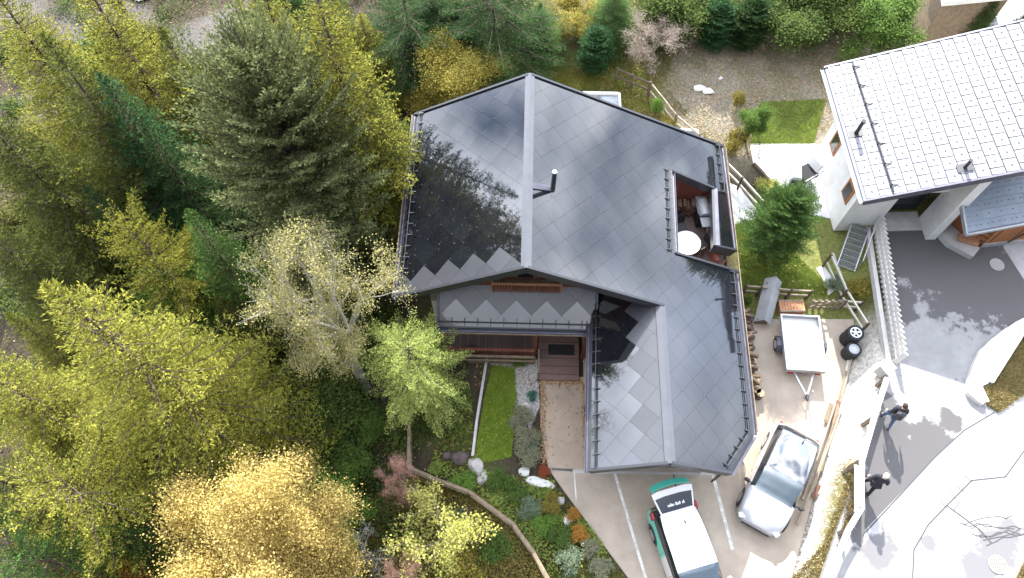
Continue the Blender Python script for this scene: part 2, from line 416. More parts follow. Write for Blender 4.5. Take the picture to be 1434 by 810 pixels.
def sheet(name, pix, z, m, th=.10, world=None, kind='structure'):
    poly = world if world else [at(p[0], p[1], z) for p in pix]
    o = MB().prism(poly, z-th, z).build(name, m); tag(o, kind=kind); return o
def tri_sheet(name, poly, m, dz, step=.25, kind='structure', hole=None):
    """a patch that follows the terrain: grid points inside poly"""
    P = np.array(poly); x0, y0 = P.min(0); x1, y1 = P.max(0)
    gx = np.arange(x0, x1+step, step); gy = np.arange(y0, y1+step, step)
    def inside(x, y):
        r = False; j = len(P)-1
        for i in range(len(P)):
            if (P[i][1] > y) != (P[j][1] > y) and x < (P[j][0]-P[i][0])*(y-P[i][1])/(P[j][1]-P[i][1])+P[i][0]: r = not r
            j = i
        return r
    mb = MB(); vid = {}
    vs = []; fs = []
    def vv(i, j):
        if (i, j) not in vid:
            x = x0+i*step; y = y0+j*step; vid[(i, j)] = len(vs); vs.append((x, y, hz(x, y)+dz))
        return vid[(i, j)]
    for i in range(len(gx)):
        for j in range(len(gy)):
            if inside(x0+(i+.5)*step, y0+(j+.5)*step): fs.append([vv(i,j), vv(i+1,j), vv(i+1,j+1), vv(i,j+1)])
    cnt = {}
    for f in fs:
        for a_, b_ in zip(f, f[1:]+f[:1]): cnt[frozenset((a_, b_))] = cnt.get(frozenset((a_, b_)), 0)+1
    bv = {i for e_, c_ in cnt.items() if c_ == 1 for i in e_}
    for i in bv:
        p = Vector(vs[i][:2]); best = None
        for a_, b_ in zip(poly, list(poly[1:])+[poly[0]]):
            a_ = Vector(a_); b_ = Vector(b_); t = max(0, min(1, (p-a_).dot(b_-a_)/max(1e-9, (b_-a_).length_squared))); q = a_+(b_-a_)*t
            if best is None or (q-p).length < best[0]: best = ((q-p).length, q)
        q = best[1]; vs[i] = (q.x, q.y, hz(q.x, q.y)+dz)
    mb.add(vs, fs, 0, True)
    o = mb.build(name, m); tag(o, kind=kind); return o
# parking pad (house footprint included) and path
pad = [at(768,657), at(803,657), at(822,655), (2.86, 12.9), (8.6, 12.9), (9.6, 13.3), (14.2, 13.3), at(1193,487), at(1165,600), at(1110,805), (8.6,-2.), (5.2,-2.), at(884,815), at(850,770), at(815,722), at(790,688)]
sheet('parking_pad', None, 0.0, 'concrete', .2, world=pad)
path = [at(757,528), at(823,528), at(823,656.5), at(805,656.5), at(768,656.5), at(757,600)]
sheet('garden_path', None, -.004, 'concrete_path', .2, world=path)
# painted bay lines and joints, each a thin sheet 4 mm up
def stripe(name, p, q, w, m, z):
    a = Vector((*at(*p, z), 0)); b = Vector((*at(*q, z), 0)); d = (b-a).normalized(); s = Vector((-d.y, d.x, 0))*w/2
    o = MB().add([(*(a+s).xy, z), (*(a-s).xy, z), (*(b-s).xy, z), (*(b+s).xy, z)], [[0,1,2,3]]).build(name, m); tag(o, kind='structure'); return o
stripe('bay_line', (861,664), (905,812), .10, 'paint_line', .005)
stripe('bay_line', (998,664), (1026,770), .12, 'paint_line', .005)
stripe('bay_line', (804,660), (807,700), .05, 'paint_line', .005)
stripe('pad_joint', (805,661), (1000,664), .10, 'concrete_grey', .009)
stripe('pad_joint', (943,664), (948,690), .05, 'tar', .005)
stripe('drain_slot', (773,657), (802,659), .09, 'dark_metal', .002)
# street level
street = [at(1236,528,1.2), at(1206,640,1.2), at(1150,812,1.2), (10.0,-3.5), (60,-6), (60,40), (30,40), (27,24), (21.5,22.5), (19.5, 17.2), at(1226,312,1.2), at(1222,325,1.2), at(1257,500,1.2), at(1252,520,1.2)]
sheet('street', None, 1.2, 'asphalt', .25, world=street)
sheet('street_band', None, 1.206, 'asphalt_pale', .05, world=[at(1196,812,1.2), at(1212,742,1.2), at(1262,690,1.2), at(1350,600,1.2), at(1440,536,1.2), (26,12), (40,16), (40,-4), (11,-3.4)])
sheet('side_yard', None, 1.207, 'asphalt_pale', .05, world=[at(1404,345,1.2), at(1450,330,1.2), at(1460,430,1.2), at(1434,392,1.2)])
# tar-sealed joints in the street
def polyline(name, pts, w, m, z):
    mb = MB()
    for p, q in zip(pts[:-1], pts[1:]):
        a = Vector(at3(*p, z)); b_ = Vector(at3(*q, z)); mb.beam(a, b_+(b_-a).normalized()*.01, w, .004)
    o = mb.build(name, m); tag(o, kind='structure'); return o
polyline('tar_seam', [(1208,750),(1262,692),(1310,640),(1350,603),(1392,578)], .05, 'tar', 1.214)
polyline('tar_seam', [(1278,812),(1280,770),(1300,735),(1326,708),(1361,673),(1408,668),(1434,632)], .05, 'tar', 1.2145)
polyline('tar_seam', [(1326,708),(1345,722),(1372,742),(1388,760)], .05, 'tar', 1.216)
rr = random.Random(8)
for k in range(7):
    y0 = 722+k*5.5
    pts = [(1345+k*6+rr.uniform(-3,3), y0+rr.uniform(-3,3)+8)]
    for j in range(7): pts.append((pts[-1][0]+rr.uniform(8,15), pts[-1][1]+rr.uniform(-7,5)))
    polyline('tar_crack', pts, .028, 'tar', 1.2148+k*.0004)
for p, q in [((1340,700),(1329,688)),((1352,690),(1338,680)),((1362,676),(1351,666)),((1326,712),(1316,700)),((1335,716),(1345,702))]:
    polyline('tar_crack', [p, q], .025, 'tar', 1.2180)
# lawns
lawn_r = [at(1028,312,.7), at(1070,308,.7), at(1105,345,.7), at(1130,372,.7), at(1163,402,.7), at(1160,410,.7), at(1040,408,.7)]
tri_sheet('side_lawn', lawn_r, 'lawn', .012, .12)
lawn_n = [at(1066,138,1.7), at(1160,134,1.7), at(1142,198,1.5), at(1052,199,1.5)]
tri_sheet('upper_lawn', lawn_n+[], 'lawn', .012, .15)
lawn_f = [at(690,512), at(722,513), at(724,560), at(716,640), at(668,650), at(664,640), at(678,560)]
tri_sheet('front_lawn', lawn_f, 'lawn_shade', .012, .1)
lawn_b = [(2.5, 19.2), (8.2, 19.2), at(975,195,1.3), at(945,178,1.4), at(907,134,1.6), at(860,112,1.7), at(780,85,1.7), (0.2, 25)]
# neighbour's white patio and the pale path
tri_sheet('patio', [at(1050,202,1.25), at(1142,202,1.25), (14,20), (14,16.9), at(1180,300,1.25), at(1120,292,1.25), at(1110,285,1.25), at(1055,232,1.25)], 'patio', .02, .12)
tri_sheet('gravel_path', [at(1014,258,.9), at(1034,266,.9), at(1066,300,.9), at(1084,318,.9), at(1072,314,.9), at(1060,307,.9), at(1024,314,.9)], 'patio', .016, .12)
tri_sheet('gravel_strip', [at(1143,376,.7), at(1153,372,.7), at(1174,402,.7), at(1164,409,.7)], 'patio', .016, .08)
tri_sheet('planting_strip', [at(658,490), at(748,490), at(748,504), at(656,506)], 'gravel', .016, .1)
tri_sheet('pebble_bed', [at(688,500), at(752,504), at(756,570), at(742,600), at(724,560), at(720,516), at(690,512)], 'gravel', .014, .1)
# river bed seen between the trees, far below on the left
rv = MB(); rp = [(-60,52),(-30,39),(-17,46),(-8,52),(2,60),(2,72),(-20,60),(-60,66)]
tri_sheet('river_bed', [at(160,-30,-7), at(225,-40,-7), at(330,-30,-7), at(285,20,-7), at(215,38,-7), at(150,12,-7)], 'gravel', .12, .5)
# ------------------------------------------------------------------ the chalet with the solar shingle roof
HA = -0.026
chalet = empty('chalet', (.45, 11.36, 0), HA, 'large chalet under a glossy dark roof of diamond solar tiles with a garage wing', 'house')
HX = wmat(chalet)
def hb(mb, name, mats, parent=None, **k):
    """mesh given in house coordinates"""
    p = parent or chalet
    o = mb.build(name, mats, p, local=True); return o
S_ = .53
pr = lambda x: 7-S_*x
pl = lambda x: 7+S_*x
pg = lambda x: 4.51-S_*(4.7-x)
def clip_poly(sub, clip):
    """Sutherland-Hodgman, convex counter-clockwise clip"""
    out = sub
    for i in range(len(clip)):
        a = clip[i]; b = clip[(i+1)%len(clip)]; inp = out; out = []
        if not inp: break
        ins = lambda p: (b[0]-a[0])*(p[1]-a[1])-(b[1]-a[1])*(p[0]-a[0]) >= 0
        for j in range(len(inp)):
            p = inp[j-1]; q = inp[j]
            if ins(q) != ins(p):
                d1 = (q[0]-p[0], q[1]-p[1]); n = (b[1]-a[1], a[0]-b[0])
                t = ((a[0]-p[0])*n[0]+(a[1]-p[1])*n[1])/(d1[0]*n[0]+d1[1]*n[1])
                out.append((p[0]+t*d1[0], p[1]+t*d1[1]))
            if ins(q): out.append(q)
    return out
def tiles(pieces, zf, along, dummy, half=.5, seed=1, off=(0,0), lift=.02):
    """diamond tiles as thin plates on a slope. pieces: convex polygons in plan; along: slope factor for x"""
    rd = random.Random(seed); mb = MB()
    k = math.sqrt(1+S_*S_)
    allp = [p for pc in pieces for p in pc]
    x0 = min(p[0] for p in allp)-1; x1 = max(p[0] for p in allp)+1; y0 = min(p[1] for p in allp)-1; y1 = max(p[1] for p in allp)+1
    hx = half/k if along == 'x' else half; hy = half/k if along == 'y' else half
    i = 0; xx = x0+off[0]
    nx_ = int((x1-x0)/hx)+2; ny_ = int((y1-y0)/hy)+2
    for a in range(nx_):
        for b in range(ny_):
            if (a+b) % 2: continue
            cx = math.floor(x0/hx)*hx+a*hx+off[0]; cy = math.floor(y0/hy)*hy+b*hy+off[1]
            g = 1-.008
            dia = [(cx-hx*g, cy), (cx, cy-hy*g), (cx+hx*g, cy), (cx, cy+hy*g)]
            tx = rd.gauss(0, .0016); ty = rd.gauss(0, .0016); dz = rd.uniform(0, .003)
            mi = 1 if dummy(cx, cy) else 0
            for pc in pieces:
                poly = clip_poly(dia, pc)
                if len(poly) < 3: continue
                ar = sum(poly[j-1][0]*poly[j][1]-poly[j][0]*poly[j-1][1] for j in range(len(poly)))/2
                if ar < .002: continue
                z = [zf(*p)+lift+dz+tx*(p[0]-cx)+ty*(p[1]-cy) for p in poly]
                mb.prism(poly, [q-.012 for q in z], z, mi, 2, 2)
            # small snow hook at the low tip
            if any(abs(clip_area([(cx-.02, cy-.02), (cx+.02, cy-.02), (cx+.02, cy+.02), (cx-.02, cy+.02)], pc)) > .001 for pc in pieces):
                lx = (cx+hx*.86*(1 if zf(cx+.1, cy) < zf(cx, cy) else -1), cy) if along == 'x' else (cx, cy-hy*.86)
                if any(len(clip_poly([(lx[0]-.01, lx[1]-.01), (lx[0]+.01, lx[1]-.01), (lx[0]+.01, lx[1]+.01), (lx[0]-.01, lx[1]+.01)], pc)) >= 3 for pc in pieces):
                    mb.box((lx[0], lx[1], zf(*lx)+lift+.022), (.02, .02, .012), mi=3)
    return mb
def clip_area(s, c):
    p = clip_poly(s, c)
    return sum(p[j-1][0]*p[j][1]-p[j][0]*p[j-1][1] for j in range(len(p)))/2 if len(p) > 2 else 0
TM = ['panel', 'dummy_panel', 'dark_metal', 'hook_metal']
def slab(poly, zf, th=.22):
    z = [zf(*p) for p in poly]
    return [q-th for q in z], z
def trim(mb, pts, zf, w=.09, up=.07, dn=.26, mi=0):
    for p, q in zip(pts[:-1], pts[1:]):
        a = Vector((*p, zf(*p)+(up-dn)/2)); b = Vector((*q, zf(*q)+(up-dn)/2))
        mb.beam(a, b, w, up+dn, mi)
def gutter(mb, pts, zf, side, r=.075, dz=-.10):
    """half round gutter running outside an eave; side = outward (x,y)"""
    for p, q in zip(pts[:-1], pts[1:]):
        a = Vector((p[0]+side[0]*r, p[1]+side[1]*r, zf(*p)+dz)); b = Vector((q[0]+side[0]*r, q[1]+side[1]*r, zf(*q)+dz))
        n = 8; sd = Vector((side[0], side[1], 0)).normalized(); vs = []
        for e in (a, b):
            for ring in (r, r-.014):
                for k in range(n+1):
                    t = math.pi*k/n; vs.append(e+sd*math.cos(t)*ring-Vector((0,0,1))*math.sin(t)*ring)
        m = n+1; fs = []
        for k in range(n):
            fs.append([k, k+1, 2*m+k+1, 2*m+k]); fs.append([m+k, 3*m+k, 3*m+k+1, m+k+1])
        fs.append([0, 2*m, 3*m, m]); fs.append([n, m+n, 3*m+n, 2*m+n])
        mb.add(vs, fs, 0, False)
def snow_rail(mb, pts, zf, inset, seg=.47):
    """pipe rail on brackets along an eave"""
    for p, q in zip(pts[:-1], pts[1:]):
        a = Vector((p[0]+inset[0], p[1]+inset[1], 0)); b = Vector((q[0]+inset[0], q[1]+inset[1], 0))
        a.z = zf(a.x, a.y)+.02; b.z = zf(b.x, b.y)+.02
        up = Vector((0,0,1)); n = max(1, round((b-a).length/seg))
        i2 = Vector((inset[0], inset[1], 0)).normalized()
        for off, h in ((0, .12), (0, .065)):
            mb.tube([a+up*h, b+up*h], .016, 6)
        for k in range(n+1):
            c = a.lerp(b, k/n)
            e = c+i2*.17; e.z = zf(e.x, e.y)+.045
            mb.beam(c+up*.01, c+up*.14, .024, .014); mb.beam(c+up*.12, e, .018, .014); mb.beam(c+up*.03-i2*.12+up*0, e, .03, .01)

# ---- main left slope
Lp = [(-4.45,0),(0,0),(0,8.04),(-4.45,8.04)]
fl_ = lambda x, y: pl(x)
z0, z1 = slab(Lp, fl_)
roof_l = hb(MB().prism(Lp, z0, z1, 0, 0, 1), 'roof', ['dark_metal', 'wood_red'])
roof_l['label'] = 'steep left slope mirroring the dark spruces'
def dl(cx, cy): return cy < .62 and cx < -.3 or cx > 99
hb(tiles([[(-4.4,.05),(-.17,.05),(-.17,7.98),(-4.4,7.98)]], fl_, 'x', dl, seed=2), 'roof_tiles', TM, roof_l)
for q_ in ([(-4.45,0),(0.0,0)],[(-4.45,8.04),(0.0,8.04)]): mb = MB(); trim(mb, q_, fl_); hb(mb, 'verge_trim', 'dark_metal', roof_l)
mb = MB(); gutter(mb, [(-4.45,8.08),(-4.45,-.04)], fl_, (-1,0)); hb(mb, 'gutter', 'gutter_metal', roof_l)
mb = MB(); mb.beam((-4.62, 8.05, pl(-4.45)-.05), (-4.62, 0, pl(-4.45)-.05), .03, .07); hb(mb, 'eave_board', 'old_wood', roof_l)
mb = MB(); snow_rail(mb, [(-4.45,.1),(-4.45,7.95)], fl_, (.16,0)); hb(mb, 'snow_rail', 'dark_metal', roof_l)
# ---- main right slope with the terrace cut-out, coplanar with the garage slope
PA = [(0,0),(5.33,0),(5.66,8.2),(0,8.04)]
PB = [(5.33,0),(8.0,0),(8.07,2.35),(5.42,2.3)]
PC = [(4.7,0),(4.67,-5.5),(6.85,-5.5),(7.95,-4.0),(8.0,0)]
PD = [(5.57,6.02),(7.41,5.92),(8.1,5.9),(8.1,8.3),(5.66,8.2)]
PE = [(7.2,3.2),(8.09,3.3),(8.1,5.9),(7.41,5.92)]
fr_ = lambda x, y: pr(x)
mb = MB()
for P_ in (PA, PB, PC, PD, PE):
    z0, z1 = slab(P_, fr_, .22); mb.prism(P_, z0, z1, 0, 0, 1)
roof_r = hb(mb, 'roof', ['dark_metal', 'wood_red']); roof_r['label'] = 'wide right slope running on over the garage wing'
def dr(cx, cy): return False
ins = lambda P_, d: P_
hb(tiles([[(.17,.06),(5.33,.06),(5.655,8.14),(.17,7.98)], [(5.33,.06),(7.95,.06),(8.02,2.27),(5.417,2.24)],
          [(4.87,.06),(4.84,-5.44),(6.82,-5.44),(7.9,-3.97),(7.95,.06)], [(5.573,6.06),(8.06,5.96),(8.06,8.24),(5.66,8.14)],
          [(7.52,3.24),(8.05,3.34),(8.06,5.96),(7.62,5.96)]], fr_, 'x', dr, seed=3), 'roof_tiles', TM, roof_r)
for q_, u_, dn_ in (([(0,0),(4.75,0)],.07,.26),([(0,8.04),(8.1,8.3)],.07,.26),([(4.67,-5.5),(6.85,-5.5)],.07,.26),([(5.42,2.3),(8.07,2.35)],.07,.3),([(5.57,6.02),(7.41,5.92)],.07,.3),([(5.42,2.3),(5.57,6.02)],.03,.3),([(7.2,3.2),(8.09,3.3)],.05,.42),([(7.2,3.2),(7.41,5.92)],.05,.42)):
    mb = MB(); trim(mb, q_, fr_, up=u_, dn=dn_); hb(mb, 'verge_trim', 'dark_metal', roof_r)
mb = MB()
mb.beam((7.32,3.22,pr(7.32)+.075),(7.51,5.9,pr(7.51)+.075), .17, .03); hb(mb, 'coping', 'gutter_metal', roof_r)
for q_, s_q, dz_ in (([(8.1,8.3),(8.1,5.9),(8.09,3.3)],(1,0),-.1),([(8.07,2.35),(7.95,-4.0)],(1,0),-.1),([(7.95,-4.0),(6.85,-5.5)],(.81,-.59),-.1),([(5.44,2.35),(5.58,6.0)],(1,0),.0)):
    mb = MB(); gutter(mb, q_, fr_, s_q, dz=dz_); hb(mb, 'gutter', 'gutter_metal', roof_r)
for q_, s_q in (([(8.1,8.2),(8.1,5.9)],(-.16,0)),([(8.07,2.25),(7.95,-3.95)],(-.16,0)),([(7.9,-4.1),(6.9,-5.4)],(-.15,.1)),([(5.42,2.35),(5.57,5.98)],(-.12,0))):
    mb = MB(); snow_rail(mb, q_, fr_, s_q); hb(mb, 'snow_rail', 'dark_metal', roof_r)
mb = MB(); mb.beam((8.28,8.3,pr(8.1)-.06),(8.12,-3.9,pr(7.95)-.06), .03, .06); hb(mb, 'eave_board', 'old_wood', roof_r)
# ---- garage left slope
PG = [(2.24,-5.5),(4.67,-5.5),(4.7,1.0),(2.45,1.0)]
fg_ = lambda x, y: pg(x)
z0, z1 = slab(PG, fg_)
roof_g = hb(MB().prism(PG, z0, z1, 0, 0, 1), 'roof', ['dark_metal', 'wood_red']); roof_g['label'] = 'short left slope of the garage wing'
def dg(cx, cy): return cx > 3.85
hb(tiles([[(2.29,-5.44),(4.5,-5.44),(4.53,1.0),(2.5,1.0)]], fg_, 'x', dg, seed=4), 'roof_tiles', TM, roof_g)
mb = MB(); trim(mb, [(2.24,-5.5),(4.67,-5.5)], fg_); hb(mb, 'verge_trim', 'dark_metal', roof_g)
mb = MB(); gutter(mb, [(2.42,.2),(2.24,-5.54)], fg_, (-1,0)); hb(mb, 'gutter', 'gutter_metal', roof_g)
mb = MB(); snow_rail(mb, [(2.44,.9),(2.24,-5.45)], fg_, (.16,0)); hb(mb, 'snow_rail', 'dark_metal', roof_g)
# ridge caps (folded metal)
def ridge(x0, ya, x1, yb, z, w, parent):
    mb = MB()
    for s in (-1, 1):
        a = [(x0, ya, z+.07), (x1, yb, z+.07), (x1+s*w, yb, z+.07-S_*w), (x0+s*w, ya, z+.07-S_*w)]
        if s > 0: a = a[::-1]
        mb.add(a+[(p[0], p[1], p[2]-.03) for p in a], [[0,1,2,3],[7,6,5,4],[0,4,5,1],[1,5,6,2],[2,6,7,3],[3,7,4,0]])
    return hb(mb, 'ridge_cap', 'ridge_metal', parent)
ridge(0, -.03, 0, 8.08, 7, .17, roof_r)
ridge(4.67, -5.53, 4.7, .0, 4.51, .17, roof_r)
# flue pipe on the right slope
mb = MB(); mb.tube([(.86,3.3,pr(.86)-.05),(.88,3.32,pr(.86)+.95)], .085, 14); mb.tube([(.88,3.32,pr(.86)+.95),(.88,3.32,pr(.86)+1.0)], [.10,.10], 14)
flue = hb(mb, 'flue_pipe', 'dark_metal', roof_r)
mb = MB(); mb.tube([(.88,3.32,pr(.86)+1.0),(.88,3.32,pr(.86)+1.05)], [.075,.07], 14); hb(mb, 'flue_cap', 'steel', roof_r)
mb = MB(); mb.add([(.16,3.05,pr(.16)+.075),(.92,3.22,pr(.92)+.075),(.92,3.42,pr(.92)+.075),(.16,3.3,pr(.16)+.075)]+[(.16,3.05,pr(.16)+.03),(.92,3.22,pr(.92)+.03),(.92,3.42,pr(.92)+.03),(.16,3.3,pr(.16)+.03)], [[0,1,2,3],[0,4,5,1],[1,5,6,2],[2,6,7,3],[3,7,4,0]]); hb(mb, 'flashing', 'gutter_metal', roof_r)
# ---- walls
wall = MB()
def wbox(mb, x0, y0, x1, y1, z0, z1, mi=0): mb.box(((x0+x1)/2, (y0+y1)/2, (z0+z1)/2), (abs(x1-x0), abs(y1-y0), z1-z0), mi=mi)
# side and rear walls (cut to the slopes as prisms along y)
def slopewall(mb, xs_, y0, y1, z0, zf, mi=0):
    for a, b in zip(xs_[:-1], xs_[1:]):
        P_ = [(a,y0),(b,y0),(b,y1),(a,y1)]; mb.prism(P_, z0, [zf(*p)-.24 for p in P_], mi)
slopewall(wall, [-3.55,-3.25], 1.0, 7.4, -3.2, fl_)
slopewall(wall, [-3.25,0], 7.1, 7.4, -3.2, fl_); slopewall(wall, [0,7.4], 7.1, 7.4, -.5, fr_)
wall_o = hb(wall, 'wall', 'white_render')
wl2 = MB(); slopewall(wl2, [7.35,7.6], 5.9, 7.1, -.5, fr_); hb(wl2, 'wall', 'wood_red')
wl2 = MB(); slopewall(wl2, [7.3,7.55], -3.9, 2.25, -.5, fr_); hb(wl2, 'garage_wall', 'wood_red')
# front facade: white basement, red timber above
fac = MB(); slopewall(fac, [-3.55,-3.0,-1.5,0], 1.0, 1.25, 2.35, fl_); slopewall(fac, [0,2.5,4.7], 1.0, 1.25, 2.35, fr_)
fac_o = hb(fac, 'wall', 'wood_red'); fac_o['label'] = 'red brown timber gable wall'
bas = MB(); wbox(bas, -3.55, 1.02, 2.6, 1.27, -3.2, 2.35); hb(bas, 'wall', 'white_render')
# white panels up in the gable, either side of a dark gable window
for s, a, b in ((-1,-.95,-.42),(1,.42,1.05)):
    P_ = [(a,.97),(b,.97),(b,.995),(a,.995)]; f = fl_ if s < 0 else fr_; gp = MB(); gp.prism(P_, 4.56, [f(*p)-.3 for p in P_]); hb(gp, 'gable_panel', 'white_render', fac_o)
gp = MB()
P_ = [(4.7-1.5+0,.97),(3.9,.97),(3.9,.995),(3.2,.995)]; gp.prism(P_, 4.5, [fr_(*p)-.3 for p in P_])
hb(gp, 'gable_panel', 'white_render', fac_o)
gw = MB(); wbox(gw, -.36, .93, .36, .99, 4.5, 6.5); gwo = hb(gw, 'window', 'old_wood'); 
gw = MB(); wbox(gw, -.28, .915, .28, .935, 4.58, 6.4); hb(gw, 'pane', 'glass_dark', gwo)
for xx_ in (-2.2, 1.9):
    gw = MB(); wbox(gw, xx_-.5, .94, xx_+.5, 1.0, 3.95 if xx_ < 0 else 4.0, 4.9); g_ = hb(gw, 'window', 'old_wood')
    gw = MB(); wbox(gw, xx_-.42, .925, xx_+.42, .945, 4.03, 4.82); hb(gw, 'pane', 'glass_dark', g_)
# small balcony with scalloped bottom board
bl = MB(); wbox(bl, -1.2, .62, 1.3, 1.0, 4.2, 4.26); balc = hb(bl, 'balcony', 'old_wood')
bl = MB(); wbox(bl, -1.2, .57, 1.3, .64, 4.63, 4.69)
wbox(bl, -1.2, .64, -1.14, 1.0, 4.62, 4.68); wbox(bl, 1.24, .64, 1.3, 1.0, 4.62, 4.68)
for s in (-1.17, 1.27): wbox(bl, s-.035, .6, s+.035, .67, 4.1, 4.66)
hb(bl, 'rail', 'crate_wood', balc)
bl = MB()
for k in range(23):
    xx_ = -1.13+k*.106; wbox(bl, xx_-.036, .57, xx_+.036, .60, 4.16, 4.62)
    bl.add([(xx_-.036,.57,4.16),(xx_+.036,.57,4.16),(xx_,.57,4.06),(xx_-.036,.60,4.16),(xx_+.036,.60,4.16),(xx_,.60,4.06)], [[0,2,1],[3,4,5],[0,3,5,2],[1,2,5,4]])
hb(bl, 'baluster_board', 'wood_red', balc)
# soffit brackets
for x in (-3.4, -1.6, 1.6, 3.4):
    sb = MB(); f = pl if x < 0 else pr
    sb.beam((x, .08, f(x)-.34), (x, 1.0, f(x)-.34), .14, .16); sb.beam((x, .25, f(x)-.4), (x, 1.0, f(x)-1.1), .1, .1); hb(sb, 'rafter_bracket', 'wood_red')
# garage walls and doors
gw = MB(); slopewall(gw, [2.72,2.95], -4.6, 1.0, -.1, fg_); hb(gw, 'garage_wall', 'wood_red')
gw = MB(); slopewall(gw, [2.95,4.67], -4.6, -4.4, 2.3, fg_); slopewall(gw, [4.67,6.6], -4.6, -4.4, 2.3, fr_); wbox(gw, 2.72,-4.6,3.0,-4.4,-.1,2.3); wbox(gw, 6.5,-4.6,6.75,-4.4,-.1,2.3); hb(gw, 'garage_wall', 'white_render')
gw = MB(); gw.prism([(6.6,-4.6),(7.3,-3.9),(7.45,-4.0),(6.7,-4.75)], -.1, 3.0)
hb(gw, 'garage_wall', 'white_render')
gd = MB(); wbox(gd, 3.0,-4.55,6.5,-4.47,0,2.3)
for k in range(1,5): wbox(gd, 3.0,-4.565,6.5,-4.54,.46*k-.01,.46*k+.01)
hb(gd, 'garage_door', 'dark_metal')
# ---- porch roof
ya0, ya1, px0, px1 = -.38, 1.0, -3.16, 2.62
PP = [(px0,ya0),(px1,ya0),(px1,ya1),(px0,ya1)]
fp_ = lambda x, y: 3.0+.53*(y-ya0)
z0, z1 = slab(PP, fp_, .14)
porch = hb(MB().prism(PP, z0, z1, 0, 0, 1), 'porch_roof', ['dark_metal', 'wood_red'])
def dp(cx, cy): return cy > .42
hb(tiles([[(px0+.06,ya0+.04),(px1-.06,ya0+.04),(px1-.06,ya1),(px0+.06,ya1)]], fp_, 'y', lambda x, y: y > .30 or x < -2.75, half=.55, seed=6, off=(.25,.06)), 'roof_tiles', TM, porch)
for x_q in (px0, px1): mb = MB(); trim(mb, [(x_q,ya0),(x_q,ya1)], fp_, .07, .06, .16); hb(mb, 'verge_trim', 'gutter_metal', porch)
mb = MB(); gutter(mb, [(px0,ya0),(px1,ya0)], fp_, (0,-1)); hb(mb, 'gutter', 'gutter_metal', porch)
mb = MB(); mb.beam((px0-.04, ya0-.18, 2.9), (px1+.04, ya0-.18, 2.9), .03, .07); hb(mb, 'eave_board', 'old_wood', porch)
mb = MB(); snow_rail(mb, [(px0+.05,ya0),(px1-.05,ya0)], fp_, (0,.14)); hb(mb, 'snow_rail', 'dark_metal', porch)
pp = MB()
for x in (px0+.25, .45, px1-.25): wbox(pp, x-.07, -.32, x+.07, -.18, -.4, 2.85)
pp.beam((px0+.1, -.25, 2.8), (px1-.1, -.25, 2.8), .12, .16)
hb(pp, 'porch_post', 'wood_red')
pb = MB(); wbox(pb, px0+.1, -.35, .45, 1.0, -.05, .06); vr = hb(pb, 'veranda', 'deck_wood')
pb = MB(); pb.beam((px0+.1,-.42,1.05),(.45,-.42,1.05), .12, .06); pb.beam((px0+.1,-.42,.25),(.45,-.42,.25), .06, .06); 
for k in range(28):
    x = px0+.18+k*.125; wbox(pb, x-.045, -.40, x+.045, -.375, .12, 1.0)
hb(pb, 'railing', 'wood_red', vr)
pb = MB(); pb.beam((px0+.1,-.62,.86),(.45,-.62,.86), .10, .05); pb.beam((px0+.1,-.70,.62),(.45,-.70,.62), .05, .08); hb(pb, 'flower_shelf', 'old_wood', vr)
# entrance boardwalk with side rail
en = MB(); wbox(en, .62, -1.25, 2.22, 1.0, -.03, .12); enw = hb(en, 'entrance_deck', 'deck_wide')
en = MB(); en.beam((.6,-1.25,.95),(.6,-.3,.95), .06, .06); wbox(en, .57,-1.28,.63,-1.22,0,.95); wbox(en, .57,-.4,.63,-.34,0,.95); hb(en, 'handrail', 'old_wood', enw)
dm_ = MB(); wbox(dm_, 1.0, -.2, 2.05, .25, .125, .145); tag(hb(dm_, 'doormat', 'cushion_black'), None)
# ---- terrace in the roof cut-out
TZ = 1.35
te = MB(); te.prism([(5.3,2.1),(8.05,2.1),(8.05,6.2),(5.3,6.2)], TZ-.15, TZ); tdeck = hb(te, 'terrace_deck', 'deck_wood')
te = MB(); slopewall(te, [5.22,5.4], 1.9, 6.3, TZ-.3, fr_); hb(te, 'terrace_wall', 'white_render')
te = MB(); slopewall(te, [5.4,7.5], 6.1, 6.25, TZ-.3, fr_); hb(te, 'terrace_wall', 'wood_red'); te = MB(); slopewall(te, [5.4,7.6], 2.0, 2.12, TZ-.3, fr_); hb(te, 'terrace_wall', 'wood_red')
te = MB(); slopewall(te, [7.5,7.62], 3.25, 6.1, TZ-.3, fr_); wbox(te, 7.38,2.95,7.52,3.25,TZ,2.5); te.beam((7.4,2.6,TZ+.45),(7.85,3.1,TZ+.95),.06,.12); hb(te, 'parapet', 'wood_red')
te = MB(); wbox(te, 5.41, 3.0, 5.44, 5.2, TZ, TZ+2.0); wd = hb(te, 'sliding_window', 'white_render'); te = MB(); wbox(te, 5.44, 3.1, 5.455, 5.1, TZ+.06, TZ+1.94); hb(te, 'pane', 'glass_dark', wd)
